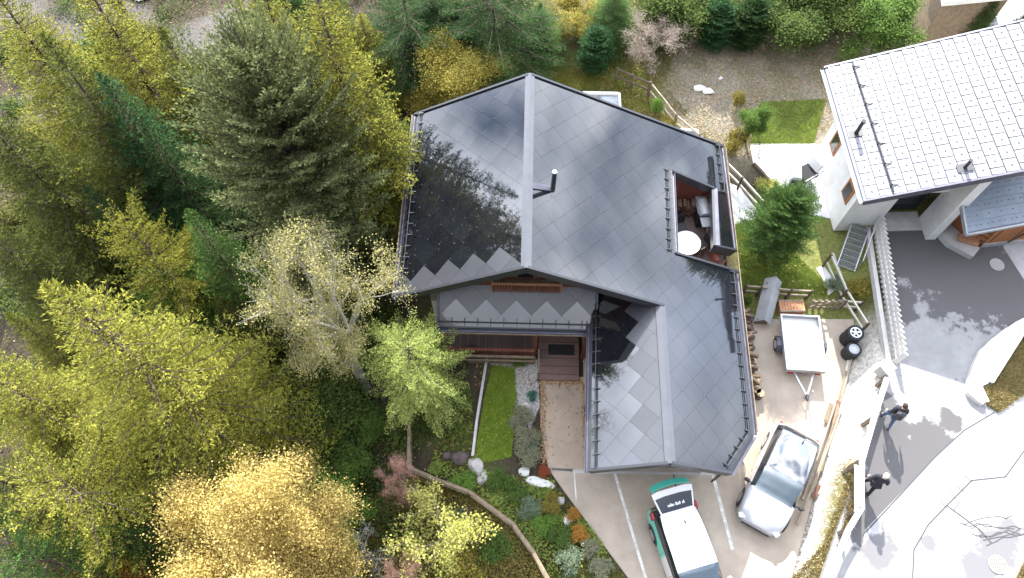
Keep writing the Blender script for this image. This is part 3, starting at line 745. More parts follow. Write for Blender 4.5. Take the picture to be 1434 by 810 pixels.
# ------------------------------------------------------------------ things on the terrace
def hloc(x, y, z): return HX @ Vector((x, y, z))
def make_table():
    t = empty('round_table', (*at(962,340,TZ+.73),TZ), 0, 'round white table on the roof terrace deck', 'table')
    mb = MB(); mb.tube([(0,0,.70),(0,0,.735)], .55, 40); mb.build('tabletop', 'table_white', t, local=True)
    mb = MB(); mb.tube([(0,0,0),(0,0,.03)], .28, 20); mb.tube([(0,0,.03),(0,0,.7)], .035, 10); mb.build('pedestal', 'steel', t, local=True); return t
make_table()
def make_chair(p, rz, label):
    t = empty('terrace_chair', p, rz, label, 'chair', 'dark chairs round the terrace table')
    MB().box((0,0,.44), (.44,.42,.03), bev=.01).build('seat', 'black_plastic', t, local=True)
    MB().box((0,.22,.68), (.42,.03,.42), rot=Matrix.Rotation(R(-12),4,'X'), bev=.01).build('backrest', 'cushion_black', t, local=True)
    for sx in (-.19,.19):
        for sy in (-.18,.18): MB().tube([(sx,sy,.43),(sx*1.1,sy*1.15,0)], .014, 6).build('leg', 'steel', t, local=True)
    return t
make_chair((*at(984,341,TZ+.5),TZ), R(-60), 'dark folding chair on the right of the round white table')
make_chair((*at(954,316,TZ+.5),TZ), R(15), 'dark chair behind the round white table against the wall')
g = empty('barbecue', (*at(986,292,TZ+.9),TZ), R(-84)+HA, 'silver lidded gas barbecue with side shelf on the roof terrace', 'barbecue')
MB().box((0,0,.45), (.75,.5,.75), bev=.02).build('cabinet', 'black_plastic', g, local=True)
mb = MB(); n = 10
vs = []; 
for x in (-.36,.36):
    for k in range(n+1): t = math.pi*k/n; vs.append((x, .25*math.cos(t), .86+.22*math.sin(t)))
fs = [[k, k+1, n+1+k+1, n+1+k] for k in range(n)]+[list(range(n+1))[::-1], list(range(n+1, 2*n+2))]
mb.add(vs, fs); lid = mb.build('lid', 'zinc', g, local=True)
MB().tube([(-.28,-.29,.95),(.28,-.29,.95)], .014, 8).build('handle', 'steel', lid, local=True)
MB().box((.62,0,.84), (.46,.46,.03), bev=.01).build('side_shelf', 'zinc', g, local=True)
MB().box((-.55,0,.84), (.3,.46,.03), bev=.01).build('side_shelf', 'zinc', g, local=True)
for sx in (-.3,.3): MB().tube([(sx,-.22,.07),(sx,-.16,.07)], .07, 12).build('wheel', 'rubber', g, local=True)
def pot(name, p, r, h, m, label, cat='pot', rim=None):
    mb = MB(); mb.tube([(0,0,0),(0,0,h*.9),(0,0,h)], [r*.72,r*.98,r], 18); o = mb.build(name, m); o.location = p; tag(o, label, cat); return o
pot('gas_bottle', (*at(970,288,TZ+.5),TZ), .16, .55, 'zinc', 'grey gas bottle beside the barbecue on the roof terrace', 'gas bottle')
pot('bucket', (*at(995,318,TZ+.3),TZ), .15, .3, 'table_white', 'small white bucket below the barbecue shelf on the terrace', 'bucket')
mb = MB(); mb.box((0,0,.2),(.5,.4,.4),bev=.12); single('cushion_bag', mb, 'cushion_black', 'dark grey bag in the top left corner of the roof terrace', 'bag').location = hloc(6.15,5.6,TZ)
rd = random.Random(4); mb = MB()
for k in range(60):
    x = 6.2+rd.uniform(0,1.1); z = TZ+.08+rd.uniform(0,.75); mb.tube([(x,5.62,z),(x+rd.uniform(-.02,.02),5.98,z)], rd.uniform(.04,.07), 7, rd.choice([0,1]))
o = hb(mb, 'terrace_firewood', ['log_bark','rust']); o.parent = None; o.matrix_world = HX; tag(o, 'rack of reddish split firewood at the back of the roof terrace', 'firewood')
# ------------------------------------------------------------------ vegetation: leaf-sized faces on real limbs
def rand_dirs(rg, n, flat=0.0):
    v = rg.normal(size=(n,3)); v[:,2] *= (1-flat); return v/np.linalg.norm(v, axis=1)[:,None]
def norm(a): return a/np.maximum(np.linalg.norm(a, axis=-1, keepdims=True), 1e-9)
def blades(pos, dirn, side, length, width):
    """rhombus blades, (n,3) arrays"""
    L_ = length[:,None]; W_ = width[:,None]
    V = np.stack([pos, pos+dirn*L_*.5+side*W_, pos+dirn*L_, pos+dirn*L_*.5-side*W_], 1).reshape(-1,3)
    F = np.arange(len(V)).reshape(-1,4); return V, F
def tube_np(segs):
    """segs: list (p,q,r0,r1,n) -> quads"""
    Vs = []; Fs = []; b = 0
    for p, q, r0, r1, n in segs:
        p = np.array(p); q = np.array(q); d = q-p; L_ = np.linalg.norm(d)
        if L_ < 1e-6: continue
        d = d/L_; a = np.cross(d, [0,0,1.0] if abs(d[2]) < .9 else [1.0,0,0]); a /= np.linalg.norm(a); c = np.cross(d, a)
        t = np.arange(n)*2*np.pi/n; ring = np.cos(t)[:,None]*a+np.sin(t)[:,None]*c
        Vs.append(p+ring*r0); Vs.append(q+ring*r1)
        k = np.arange(n); Fs.append(np.stack([b+k, b+n+k, b+n+(k+1)%n, b+(k+1)%n], 1)); b += 2*n
    return np.concatenate(Vs), np.concatenate(Fs)
def combine(parts):
    Vs = []; Fs = []; Ms = []; b = 0
    for V, F, m in parts:
        Vs.append(V); Fs.append(F+b); Ms.append(np.full(len(F), m)); b += len(V)
    return np.concatenate(Vs), np.concatenate(Fs), np.concatenate(Ms)

def conifer_mesh(name, Ht, Rd, seed, prof='cone', whorl=.42, per=6, start=.1, up0=-8, up1=40, sag=.18, twig=.17, blen=.15, bw=.022, dens=1.0, hw=.34, ang=50, gap=.0):
    rg = np.random.RandomState(seed); segs = []
    B = []  # branch rows: base, outward dir az, length, elev
    z = Ht*start
    while z < Ht*.985:
        t = z/Ht
        L0 = {'cone': Rd*(1-t)**.8, 'round': Rd*math.sqrt(max(0, 1-((t-.42)/.58)**2)) if t > .42 else Rd*(.75+.25*t/.42), 'column': Rd*min(1, (1-t)*2.2)**.7*(.8+.2*t)}[prof]
        n = max(3, int(per*(1 if t < .8 else .7)+rg.uniform(-.5,.9)))
        a0 = rg.uniform(0, 6.28)
        for k in range(n):
            if rg.rand() < gap: continue
            B.append((z+rg.uniform(-.1,.1), a0+k*6.283/n+rg.uniform(-.3,.3), max(.12, L0*rg.uniform(.68,1.13)), R(up0+(up1-up0)*t**1.6+rg.uniform(-7,7))))
        z += whorl*(1-.45*t)*rg.uniform(.8,1.2)
    B = np.array(B); nb = len(B)
    out = np.stack([np.cos(B[:,1]), np.sin(B[:,1]), np.zeros(nb)], 1)
    lat = np.stack([-np.sin(B[:,1]), np.cos(B[:,1]), np.zeros(nb)], 1)
    Ls = B[:,2]; el = B[:,3]
    curve = rg.uniform(-.12,.12,nb)
    def P(i, s):      # point on branch i at fraction s
        l = Ls[i]*s
        x = l*np.cos(el[i]); zz = B[i,0]+l*np.sin(el[i])-sag*Ls[i]*(s**1.5)+.10*Ls[i]*s**4
        return out[i]*x[:,None]+lat[i]*(curve[i]*Ls[i]*s*s)[:,None]+np.stack([np.zeros_like(zz)]*2+[zz], 1)
    for i in range(nb):
        ii = np.array([i,i,i,i]); pts = P(ii, np.array([0,.35,.7,.95]))
        r = .012+.010*Ls[i]
        for a in range(3): segs.append((pts[a], pts[a+1], r*(1-a*.3), r*(1-(a+1)*.3), 4))
    # twigs in a herring-bone, blades along each twig
    tot = []
    for i in range(nb):
        nt_ = max(3, int(Ls[i]/twig))
        s = (np.arange(nt_)+.5+rg.uniform(-.35,.35,nt_))/nt_; s = .12+.88*s
        tot.append(np.stack([np.full(nt_, i), np.clip(s, 0, 1)], 1))
    T = np.concatenate(tot); T = np.concatenate([T, T]); side = np.ones(len(T)); side[len(T)//2:] = -1
    ti = T[:,0].astype(int); ts = T[:,1]
    tl = (hw*Ls[ti]*np.power(np.clip(1-ts, 0, 1), .75)*np.clip(ts*3.2, .3, 1)+.10)*rg.uniform(.6,1.15,len(T)); tl = np.minimum(tl, 1.15)
    base = P(ti, ts); A = R(ang)
    fwd = norm(P(ti, np.minimum(ts+.05, 1.05))-P(ti, ts-.02)); tdir = norm(fwd*math.cos(A)+lat[ti]*side[:,None]*math.sin(A)+np.array([0,0,1.])*rg.normal(.02,.12,len(T))[:,None])
    nbld = np.maximum(3, (tl/.05*dens).astype(int)); rep = np.repeat(np.arange(len(T)), nbld)
    n = len(rep); u = rg.rand(n); w = u*tl[rep]
    pos = base[rep]+tdir[rep]*w[:,None]; pos[:,2] -= .25*w*w/np.maximum(tl[rep], .2)*.6
    perp = norm(np.cross(tdir[rep], [0,0,1.])); sg = rg.choice([-1,1], n)
    bd = norm(tdir[rep]*.85+perp*(sg*rg.uniform(.25,.8,n))[:,None]+np.array([0,0,1.])*rg.normal(.15,.35,n)[:,None])
    sd = norm(np.cross(bd, norm(np.array([0,0,1.])+.8*rg.normal(size=(n,3)))))
    V1, F1 = blades(pos, bd, sd, blen*rg.uniform(.6,1.25,n), bw*rg.uniform(.7,1.3,n))
    # leader tuft
    m = 160; tz = Ht*(1-rg.rand(m)**1.6*.10)
    pos = np.stack([rg.normal(0,.02,m), rg.normal(0,.02,m), tz], 1); bd = norm(rand_dirs(rg, m)+np.array([0,0,.9])); V2, F2 = blades(pos, bd, norm(np.cross(bd, rand_dirs(rg, m))), np.full(m, blen*1.2), np.full(m, bw))
    V3, F3 = tube_np(segs)
    V, F, mi = combine([(V1,F1,0),(V2,F2,0),(V3,F3,1)])
    me = np_mesh(name, V, F, mi, ['needle_green', 'bark'])
    tb = MB(); r0 = .02*Ht+.04; lean = rg.uniform(-.01,.01,2)
    tb.tube([(0,0,-.6),(0,0,.0),(0,0,Ht*.3),(lean[0]*Ht*.3,lean[1]*Ht*.3,Ht*.7),(0,0,Ht*.97)], [r0*1.2,r0*.9,r0*.6,r0*.22,.01], 9)
    return me, tb, Ht, Rd

def skeleton(rg, p, d, L0, r, depth, segs, tips, spread=.55, upb=.25, nch=(3,4), shrink=.68, twist=.25, thin=.004):
    """limbs that fork; fills segs and tip points"""
    n = 3; q = np.array(p, float); d = np.array(d, float); rr_ = r
    for k in range(n):
        d = d+rg.normal(0, twist*.4, 3)+np.array([0,0,upb*.15]); d /= np.linalg.norm(d)
        q2 = q+d*L0/n; r2 = max(thin, rr_*.86)
        segs.append((q, q2, rr_, r2, 7 if rr_ > .05 else (4 if rr_ > .015 else 3))); q = q2; rr_ = r2
        if depth > 0 and k < n-1 and rg.rand() < .75:
            c = norm(d+rg.normal(0, spread*1.3, 3)+np.array([0,0,upb*.4])); skeleton(rg, q, c, L0*shrink*rg.uniform(.6,1), max(thin, rr_*.55), depth-1, segs, tips, spread, upb, nch, shrink, twist, thin)
        if depth <= 1: tips.append(q.copy())
    if depth <= 0: return
    for k in range(rg.randint(nch[0], nch[1]+1)):
        c = norm(d+rg.normal(0, spread, 3)+np.array([0,0,upb*.3]))
        skeleton(rg, q, c, L0*shrink*rg.uniform(.75,1.1), max(thin, rr_*.66), depth-1, segs, tips, spread, upb, nch, shrink, twist, thin)
def leaves_at(rg, tips, n, sig, size, flat=.35, aspect=.45):
    T = np.array(tips); i = rg.randint(0, len(T), n); # clumpy: weight a few tips more
    pos = T[i]+rg.normal(0, sig, (n,3))*np.array([1,1,.7])
    bd = norm(rand_dirs(rg, n)*np.array([1,1,.55])); nv = norm(np.array([0,0,1.])+rg.normal(0, .75, (n,3))); sd = norm(np.cross(bd, nv))
    L_ = size*rg.uniform(.6,1.35,n); return blades(pos, bd, sd, L_, L_*aspect)
def broad_mesh(name, Ht, Rd, seed, n_leaf, size=.11, sig=.22, depth=4, trunk_h=.3, spread=.6, bark='bark', leaf='leaf_green', upb=.35, drop=0.0, lean=(0,0), stems=1, leaf_top=0.0, shrink=.68, twist=.25):
    rg = np.random.RandomState(seed); segs = []; tips = []; tseg = []
    for s in range(stems):
        a = rg.uniform(0, 6.28); off = np.array([math.cos(a), math.sin(a), 0])*(.12 if stems > 1 else 0)*Rd*.5
        top = np.array([lean[0], lean[1], 0])*Ht+off*2+np.array([0,0,Ht*trunk_h]); r0 = (.022*Ht+.03)/(stems**.5)
        tseg += [(off+np.array([0,0,-.5]), off, r0*1.3, r0, 9), (off, (off+top)/2, r0, r0*.85, 9), ((off+top)/2, top, r0*.85, r0*.7, 9)]
        nm = 5 if stems == 1 else 3
        for k in range(nm):
            aa = k*6.283/nm+rg.uniform(-.4,.4); el = rg.uniform(.35,1.2); d = norm(np.array([math.cos(aa)*math.cos(el), math.sin(aa)*math.cos(el), math.sin(el)])+np.array([lean[0],lean[1],0]))
            skeleton(rg, top*rg.uniform(.8,1.0) if stems == 1 else top, d, Ht*(1-trunk_h)*.42, r0*.55, depth, segs, tips, spread, upb, (2,3), shrink, twist)
    T = np.array(tips); ext = T.max(0)-T.min(0); cen = (T.max(0)+T.min(0))/2
    # scale skeleton to the wanted envelope
    sx = 2*Rd/max(ext[0], ext[1]); 
    def fix(p): p = np.array(p, float); g_ = min(1, max(0, p[2]/(Ht*trunk_h))-.0)**2; return np.array([(p[0]-cen[0]*g_)*sx, (p[1]-cen[1]*g_)*sx, p[2] if p[2] < Ht*trunk_h*.5 else Ht*trunk_h*.5+(p[2]-Ht*trunk_h*.5)*(Ht-Ht*trunk_h*.5)/(T[:,2].max()-Ht*trunk_h*.5)])
    for lst in (segs,):
        pass
    segs = [(fix(a), fix(b), r0_, r1_, n_) for a,b,r0_,r1_,n_ in segs]; tips = [fix(t) for t in tips]
    tseg = [(fix(a), fix(b), r0_, r1_, n_) for a,b,r0_,r1_,n_ in tseg]
    if drop > 0:
        T = np.array(tips); keep = rg.rand(len(T)) > drop; ltips = T[keep]
    else: ltips = np.array(tips)
    parts = []
    if n_leaf: V1, F1 = leaves_at(rg, ltips, n_leaf, sig, size); parts.append((V1,F1,0))
    V2, F2 = tube_np(segs); parts.append((V2,F2,1)); V, F, mi = combine(parts)
    me = np_mesh(name, V, F, mi, [leaf, bark])
    tv, tf = tube_np(tseg); tme = np_mesh(name+'_trunk', tv, tf, None, [bark], True)
    return me, tme, Ht, Rd

VAR = {}
def get_var(kind):
    if kind in VAR: return VAR[kind]
    D = {
     'spruce_a': lambda: conifer_mesh('spruce_a', 16, 4.6, 11, 'cone', whorl=.44, per=7, up0=-6, up1=42, sag=.20, twig=.17, dens=1.7, hw=.38, blen=.115, bw=.017),
     'spruce_b': lambda: conifer_mesh('spruce_b', 14, 3.4, 12, 'cone', whorl=.36, per=7, up0=-10, up1=40, sag=.16, twig=.17, dens=1.35, hw=.42, blen=.125, bw=.02),
     'spruce_s': lambda: conifer_mesh('spruce_s', 5, 1.6, 13, 'cone', whorl=.22, per=8, up0=0, up1=45, sag=.08, twig=.11, dens=1.1, blen=.12, bw=.02, start=.04),
     'spruce_c': lambda: conifer_mesh('spruce_c', 4, 1.4, 19, 'column', whorl=.17, per=9, up0=18, up1=60, sag=.05, twig=.10, dens=1.3, blen=.12, bw=.022, start=.03, hw=.4),
     'pine': lambda: conifer_mesh('pine', 13, 4.4, 14, 'round', whorl=.36, per=8, up0=8, up1=62, sag=.04, twig=.17, dens=1.05, blen=.15, bw=.03, hw=.36, ang=42, start=.15),
     'larch': lambda: conifer_mesh('larch', 11, 2.6, 15, 'cone', start=.05, whorl=.42, per=7, up0=-2, up1=35, sag=.16, twig=.13, dens=1.5, blen=.10, bw=.018, hw=.26, ang=50),
     'larch_w': lambda: conifer_mesh('larch_w', 15, 5.2, 16, 'round', whorl=.62, per=6, up0=-8, up1=40, sag=.14, twig=.19, dens=.95, blen=.15, bw=.03, hw=.30, gap=.12, start=.15),
     'gold': lambda: broad_mesh('gold', 9, 3.6, 41, 150000, .068, .33, 4, .3, leaf='leaf_yellow'),
     'gold_b': lambda: broad_mesh('gold_b', 9, 3.2, 27, 62000, .085, .36, 4, .3, leaf='leaf_yellow'),
     'sparse': lambda: broad_mesh('sparse', 13, 3.8, 22, 30000, .066, .20, 4, .42, leaf='leaf_pale', bark='twig_white', drop=.62),
     'bushy': lambda: broad_mesh('bushy', 5, 2.0, 23, 32000, .08, .22, 3, .15, leaf='leaf_green', stems=3),
     'bushy_b': lambda: broad_mesh('bushy_b', 5, 2.2, 28, 32000, .08, .20, 3, .2, leaf='leaf_green', stems=3, drop=.15),
     'shrub': lambda: broad_mesh('shrub', 1.0, .7, 24, 3800, .055, .09, 3, .1, leaf='leaf_green', stems=4, spread=.8),
     'shrub_b': lambda: broad_mesh('shrub_b', 1.0, .65, 25, 3000, .06, .08, 3, .1, leaf='leaf_green', stems=5, spread=.7, upb=.8),
     'tree_m': lambda: broad_mesh('tree_m', 5.5, 1.9, 26, 26000, .085, .20, 4, .25, leaf='leaf_green'),
     'bare': lambda: broad_mesh('bare', 5.5, 2.3, 31, 9000, .05, .12, 4, .22, leaf='leaf_pink', bark='twig_white', spread=.55, shrink=.72),
     'bare_w': lambda: broad_mesh('bare_w', 4.5, 2.4, 32, 300, .05, .12, 4, .2, leaf='leaf_pale', bark='twig_white', spread=.75, shrink=.72, stems=2, upb=.1, twist=.5),
     'bare_g': lambda: broad_mesh('bare_g', 5, 2.5, 33, 5200, .10, .15, 3, .2, leaf='leaf_lemon', bark='bark_pale', spread=.6, stems=2, shrink=.75, drop=.3),
    }
    VAR[kind] = D[kind](); return VAR[kind]
TR_COUNT = 0
def plant(name, x, y, ztop, rad, kind, leafm, label, cat, group=None, barkm=None, zb=None, rz=None, sink=0):
    """a tree or shrub: Empty at the foot, trunk and crown under it"""
    global TR_COUNT; TR_COUNT += 1
    me, tk, h0, r0 = get_var(kind); z = hz(x, y) if zb is None else zb; h = ztop-z
    e = empty(name, (x, y, z-sink), 0, label, cat, group)
    e.scale = (1, 1, 1)
    rz_ = rz if rz is not None else (TR_COUNT*2.399) % 6.283
    sxy = rad/r0; sz = (h+sink)/h0
    co = bpy.data.objects.new('crown', me); COL.objects.link(co); co.parent = e; co.rotation_euler = (0,0,rz_); co.scale = (sxy, sxy, sz)
    if isinstance(tk, MB):
        tm = MESHC.get(kind)
        if tm is None:
            o = tk.build('trunk', 'bark'); tm = o.data; MESHC[kind] = tm; bpy.data.objects.remove(o)
    else: tm = tk
    to = bpy.data.objects.new('trunk', tm); COL.objects.link(to); to.parent = e; to.rotation_euler = (0,0,rz_); to.scale = (sxy, sxy, sz)
    for slot, mn in ((0, leafm), (1, barkm)):
        if mn: co.material_slots[slot].link = 'OBJECT'; co.material_slots[slot].material = M(mn)
    if barkm: to.material_slots[0].link = 'OBJECT'; to.material_slots[0].material = M(barkm)
    return e
MESHC = {}
def tree(name, px_, py_, zt, rad, kind, leafm, label, cat='tree', group=None, **k):
    x, y = at(px_, py_, zt); return plant(name, x, y, zt, rad, kind, leafm, label, cat, group, **k)
def shrub(name, px_, py_, zg, h, rad, kind, leafm, label, cat='shrub', group=None, **k):
    """placed by the photo point of its middle"""
    x, y = at(px_, py_, zg+h*.5); return plant(name, x, y, hz(x, y)+h, rad, kind, leafm, label, cat, group, **k)
G = 'trees of the wood west of the chalet'
W = [
 # name, apex px, py, ztop, radius, kind, leaf, label
 ('spruce_tree', 62, 398, 13, 5.3, 'spruce_a', 'needle_gold', 'big yellow green spruce with a broad star of branches at the left edge'),
 ('spruce_tree', 140, 105, 9, 3.6, 'spruce_b', 'needle_blue', 'dark bluish green spruce in the upper left corner beside the bare stems'),
 ('pine_tree', 352, 75, 12.3, 3.5, 'pine', 'needle_grey', 'large rounded grey green pine standing above the pale autumn tree'),
 ('spruce_tree', 425, -70, 14.5, 3.3, 'spruce_b', 'needle_gold', 'yellow green spruce just above the grey green pine'),
 ('spruce_tree', 505, 20, 5.5, 2.4, 'spruce_b', 'needle_gold', 'yellow green spruce between the pine and the dark firs at the top edge'),
 ('spruce_tree', 515, 105, 9.5, 2.2, 'spruce_b', 'needle_olive', 'olive green spruce close to the upper left roof corner'),
 ('autumn_tree', 398, 322, 11, 2.6, 'sparse', 'leaf_pale', 'tall pale yellow tree with bare grey limbs showing, in the middle of the wood'),
 ('larch_tree', 566, 472, 5.8, 2.05, 'larch_w', 'needle_lime', 'bright lime green larch in front of the white house corner'),
 ('autumn_tree', 270, 715, 10, 2.75, 'gold', 'leaf_yellow', 'dense golden yellow tree at the bottom of the wood'),
 ('autumn_tree', 634, 62, 5.0, 2.1, 'gold_b', 'leaf_gold', 'bronze gold round tree behind the left roof corner'),
 ('spruce_tree', 262, 295, 7.5, 2.4, 'spruce_b', 'needle_green', 'fresh green spruce between the big yellow spruce and the grey pine'),
 ('spruce_tree', 165, 300, 8, 2.2, 'larch_w', 'needle_gold', 'slim yellow spruce with spiky tips above the big yellow spruce'),
 ('spruce_tree', -30, -40, 11, 4.8, 'spruce_a', 'needle_gold', 'yellow green spruce in the far upper left corner'),
 ('spruce_tree', 225, 40, 7, 3.2, 'spruce_b', 'needle_olive', 'olive brown spruce left of the pale river bed'),
 ('spruce_tree', 300, 80, 5.5, 2.5, 'spruce_b', 'needle_gold', 'yellow green spruce tucked under the river bed by the pine'),
 ('spruce_tree', -60, 130, 10, 3.8, 'spruce_b', 'needle_olive', 'olive spruce cut by the left edge beside the bare stems'),
 ('spruce_tree', 50, 670, 8, 3.2, 'larch_w', 'needle_gold', 'green larch in the lower left corner'),
 ('spruce_tree', 200, 560, 5, 2.8, 'spruce_b', 'needle_olive', 'shaded olive spruce under the big yellow spruce and left of the golden tree'),
 ('spruce_tree', 20, 560, 6, 3.4, 'spruce_a', 'needle_gold', 'yellow green spruce at the left edge under the big star shaped one'),
 ('spruce_tree', 310, 420, 3.0, 2.8, 'spruce_b', 'needle_olive', 'low olive spruce between the big yellow spruce and the pale autumn tree'),
 ('autumn_tree', 105, 800, 4, 1.8, 'gold_b', 'leaf_orange', 'orange leaved small tree at the bottom edge left of the golden one'),
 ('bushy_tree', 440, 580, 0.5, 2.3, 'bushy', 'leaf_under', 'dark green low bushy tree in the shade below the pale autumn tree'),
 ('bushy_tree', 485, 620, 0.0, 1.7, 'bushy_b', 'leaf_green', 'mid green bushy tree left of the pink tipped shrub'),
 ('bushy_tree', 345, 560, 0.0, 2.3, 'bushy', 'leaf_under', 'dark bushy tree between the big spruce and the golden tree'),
 ('bushy_tree', 440, 690, 1.8, 1.5, 'tree_m', 'leaf_fresh', 'fresh green feathery tree touching the right side of the golden tree'),
 ('autumn_tree', 445, 745, 2.5, 1.0, 'tree_m', 'leaf_lemon', 'small lemon yellow tree just right of the golden tree'),
 ('bushy_tree', 605, 725, 2.6, 1.9, 'bare_g', 'leaf_lemon', 'thin yellow green tree with arching pale branches beside the field fence'),
 ('bare_shrub', 458, 770, 3.0, 1.8, 'bare_w', 'leaf_pale', 'leafless shrub with tangled white branches at the bottom edge'),
 ('pink_shrub', 545, 658, 3.2, .9, 'bare', 'leaf_pink', 'shrub with pink dry leaves at its tips above the fence corner'),
 ('pink_shrub', 558, 790, 3.0, .8, 'bare', 'leaf_pink', 'pink leaved shrub cut by the bottom edge'),
 ('bushy_tree', 590, 300, -.5, 1.6, 'bushy', 'leaf_under', 'dark bush under the left eave of the chalet'),
 ('bushy_tree', 500, 240, 2.5, 2.4, 'bushy', 'leaf_gold', 'olive gold bushy tree right of the grey green pine'),
 ('bushy_tree', 545, 300, 1.5, 2.0, 'bushy_b', 'leaf_under', 'dark green bushy tree between the pine and the left eave'),
 ('bushy_tree', 590, 215, 1.5, 1.7, 'bushy_b', 'leaf_green', 'mid green bushy tree pressed against the upper left eave'),
 ('spruce_tree', 565, 0, 6.0, 2.8, 'larch_w', 'needle_dark', 'dark fir at the top edge left of the bronze gold tree'),
 ('spruce_tree', 600, -25, 6, 2.6, 'spruce_b', 'needle_dark', 'dark fir cut by the top edge above the bronze gold tree'),
 ('spruce_tree', 690, -35, 7, 3.2, 'larch_w', 'needle_dark', 'dark fir cut by the top edge left of the feathery green fir'),
 ('spruce_tree', 757, 5, 4.8, 1.7, 'spruce_b', 'needle_green', 'feathery green fir above the roof ridge'),
 ('spruce_tree', 714, 72, 3.2, .95, 'spruce_s', 'needle_green', 'small bright green fir peeping over the left roof slope'),
 ('spruce_tree', 838, 42, 3.9, 1.05, 'spruce_c', 'needle_blue', 'dense cone shaped green conifer on the grass behind the roof'),
 ('bushy_tree', 812, 8, 3.5, 1.6, 'bushy_b', 'leaf_gold', 'olive gold loose tree above the cone shaped conifer'),
 ('spruce_tree', 865, -20, 5, 1.9, 'spruce_b', 'needle_green', 'green fir cut by the top edge beside the pinkish bare tree'),
 ('bare_tree', 930, 22, 4.4, 1.9, 'bare', 'leaf_dusty', 'nearly bare tree with pinkish grey twigs standing in the back yard'),
 ('spruce_tree', 1015, 2, 4.2, 1.25, 'spruce_c', 'needle_blue', 'dark dense conifer, left one of the pair beyond the back yard'),
 ('spruce_tree', 1063, 0, 4.3, 1.3, 'spruce_c', 'needle_dark', 'dark dense conifer, right one of the pair beyond the back yard'),
 ('autumn_tree', 1030, -30, 4, 1.6, 'gold_b', 'leaf_gold', 'bronze tree at the top edge behind the pair of dark conifers'),
 ('bushy_tree', 960, -30, 4.5, 2.2, 'bushy', 'leaf_under', 'dark bushy tree at the top edge behind the pinkish bare tree'),
 ('bushy_tree', 1130, -30, 4.5, 2.4, 'bushy', 'leaf_under', 'dark bushy tree cut by the top edge above the brown meadow'),
 ('bushy_tree', 1205, -25, 4.5, 2.0, 'bushy', 'leaf_under', 'dark bushy tree at the top edge left of the neighbour tree'),
 ('garden_tree', 1262, 8, 5.0, 1.7, 'tree_m', 'leaf_green', 'leafy green tree above the far edge of the white tiled roof'),
 ('spruce_tree', 1398, -5, 4.8, 1.1, 'spruce_s', 'needle_green', 'light green fir above the white tiled roof near the upper right corner'),
 ('spruce_tree', 1440, 20, 4.2, 1.0, 'spruce_s', 'needle_green', 'small fir at the right edge above the white tiled roof'),
 ('garden_tree', 1118, 275, 5.0, 1.6, 'pine', 'needle_green', 'round leafy green tree between the side lawn and the white neighbour wall'),
 ('garden_tree', 1064, 150, 3.5, .78, 'tree_m', 'leaf_green', 'small green tree at the left corner of the upper lawn'),
 ('spruce_tree', 60, 50, 10.5, 3.8, 'spruce_b', 'needle_olive', 'olive spruce between the upper left corner spruce and the bluish one'),
 ('spruce_tree', 95, -60, 11, 4.0, 'spruce_b', 'needle_gold', 'yellow green spruce at the top edge left of the river bed'),
 ('bushy_tree', 30, 310, 3, 2.6, 'bushy_b', 'leaf_olive', 'olive gold bushy tree at the left edge above the big star shaped spruce'),
 ('spruce_tree', 118, 262, 6, 2.2, 'spruce_b', 'needle_dark', 'dark small spruce between the bare stems and the slim yellow spruce'),
 ('spruce_tree', 200, 175, 7.5, 2.5, 'spruce_b', 'needle_dark', 'dark spruce between the bluish green one and the grey green pine'),
 ('bushy_tree', 240, 370, 4, 2.3, 'bushy', 'leaf_green', 'green bushy tree in the gap right of the big star shaped spruce'),
 ('spruce_tree', 140, 745, 5.5, 2.6, 'spruce_b', 'needle_green', 'shaded green spruce left of the golden tree at the bottom'),
 ('spruce_tree', 15, 775, 7, 2.4, 'larch_w', 'needle_green', 'green larch cut by the lower left corner'),
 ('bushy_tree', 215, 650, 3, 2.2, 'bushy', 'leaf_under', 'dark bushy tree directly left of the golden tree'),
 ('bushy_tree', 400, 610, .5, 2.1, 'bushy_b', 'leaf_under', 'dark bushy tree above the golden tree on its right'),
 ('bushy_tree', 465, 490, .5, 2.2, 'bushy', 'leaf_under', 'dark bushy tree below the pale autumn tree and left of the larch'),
 ('spruce_tree', 468, 78, 10, 2.5, 'spruce_b', 'needle_gold', 'bright yellow green spruce pressed against the right side of the grey pine'),
 ('spruce_tree', 330, -5, 8, 2.3, 'spruce_b', 'needle_gold', 'yellow green spruce at the top edge right of the river bed'),
 ('bushy_tree', 555, 245, 4, 1.6, 'bushy', 'leaf_lemon', 'lemon green bushy tree beside the left eave'),
 ('spruce_tree', -55, 505, 9, 4.2, 'spruce_a', 'needle_gold', 'yellow green spruce reaching in from the left edge below the star shaped one'),
 ('spruce_tree', -50, 655, 8, 3.8, 'spruce_a', 'needle_olive', 'olive spruce reaching in from the left edge above the corner larch'),
 ('spruce_tree', -50, 300, 8, 3.2, 'spruce_b', 'needle_olive', 'olive spruce reaching in from the left edge below the three bare stems'),
 ('bushy_tree', 120, 60, 1, 2.6, 'bushy', 'leaf_under', 'dark bushy undertree between the spruces in the upper left corner'),
 ('bushy_tree', 175, 60, -1, 2.6, 'bushy_b', 'leaf_olive', 'olive bushy tree just left of the river bed'),
 ('bushy_tree', 275, 95, 2, 2.2, 'bushy', 'leaf_olive', 'olive bushy tree below the river bed and left of the pine'),
 ('bushy_tree', 20, 200, -2, 2.4, 'bushy', 'leaf_olive', 'olive bush on the stony slope behind the three bare stems'),
 ('spruce_tree', 348, -134, 12.5, 3.2, 'spruce_b', 'needle_dark', 'dark spruce cut by the top edge behind the grey green pine'),
 ('spruce_tree', 345, -75, 13.5, 3.2, 'spruce_b', 'needle_gold', 'yellow green spruce cut by the top edge above the pine'),
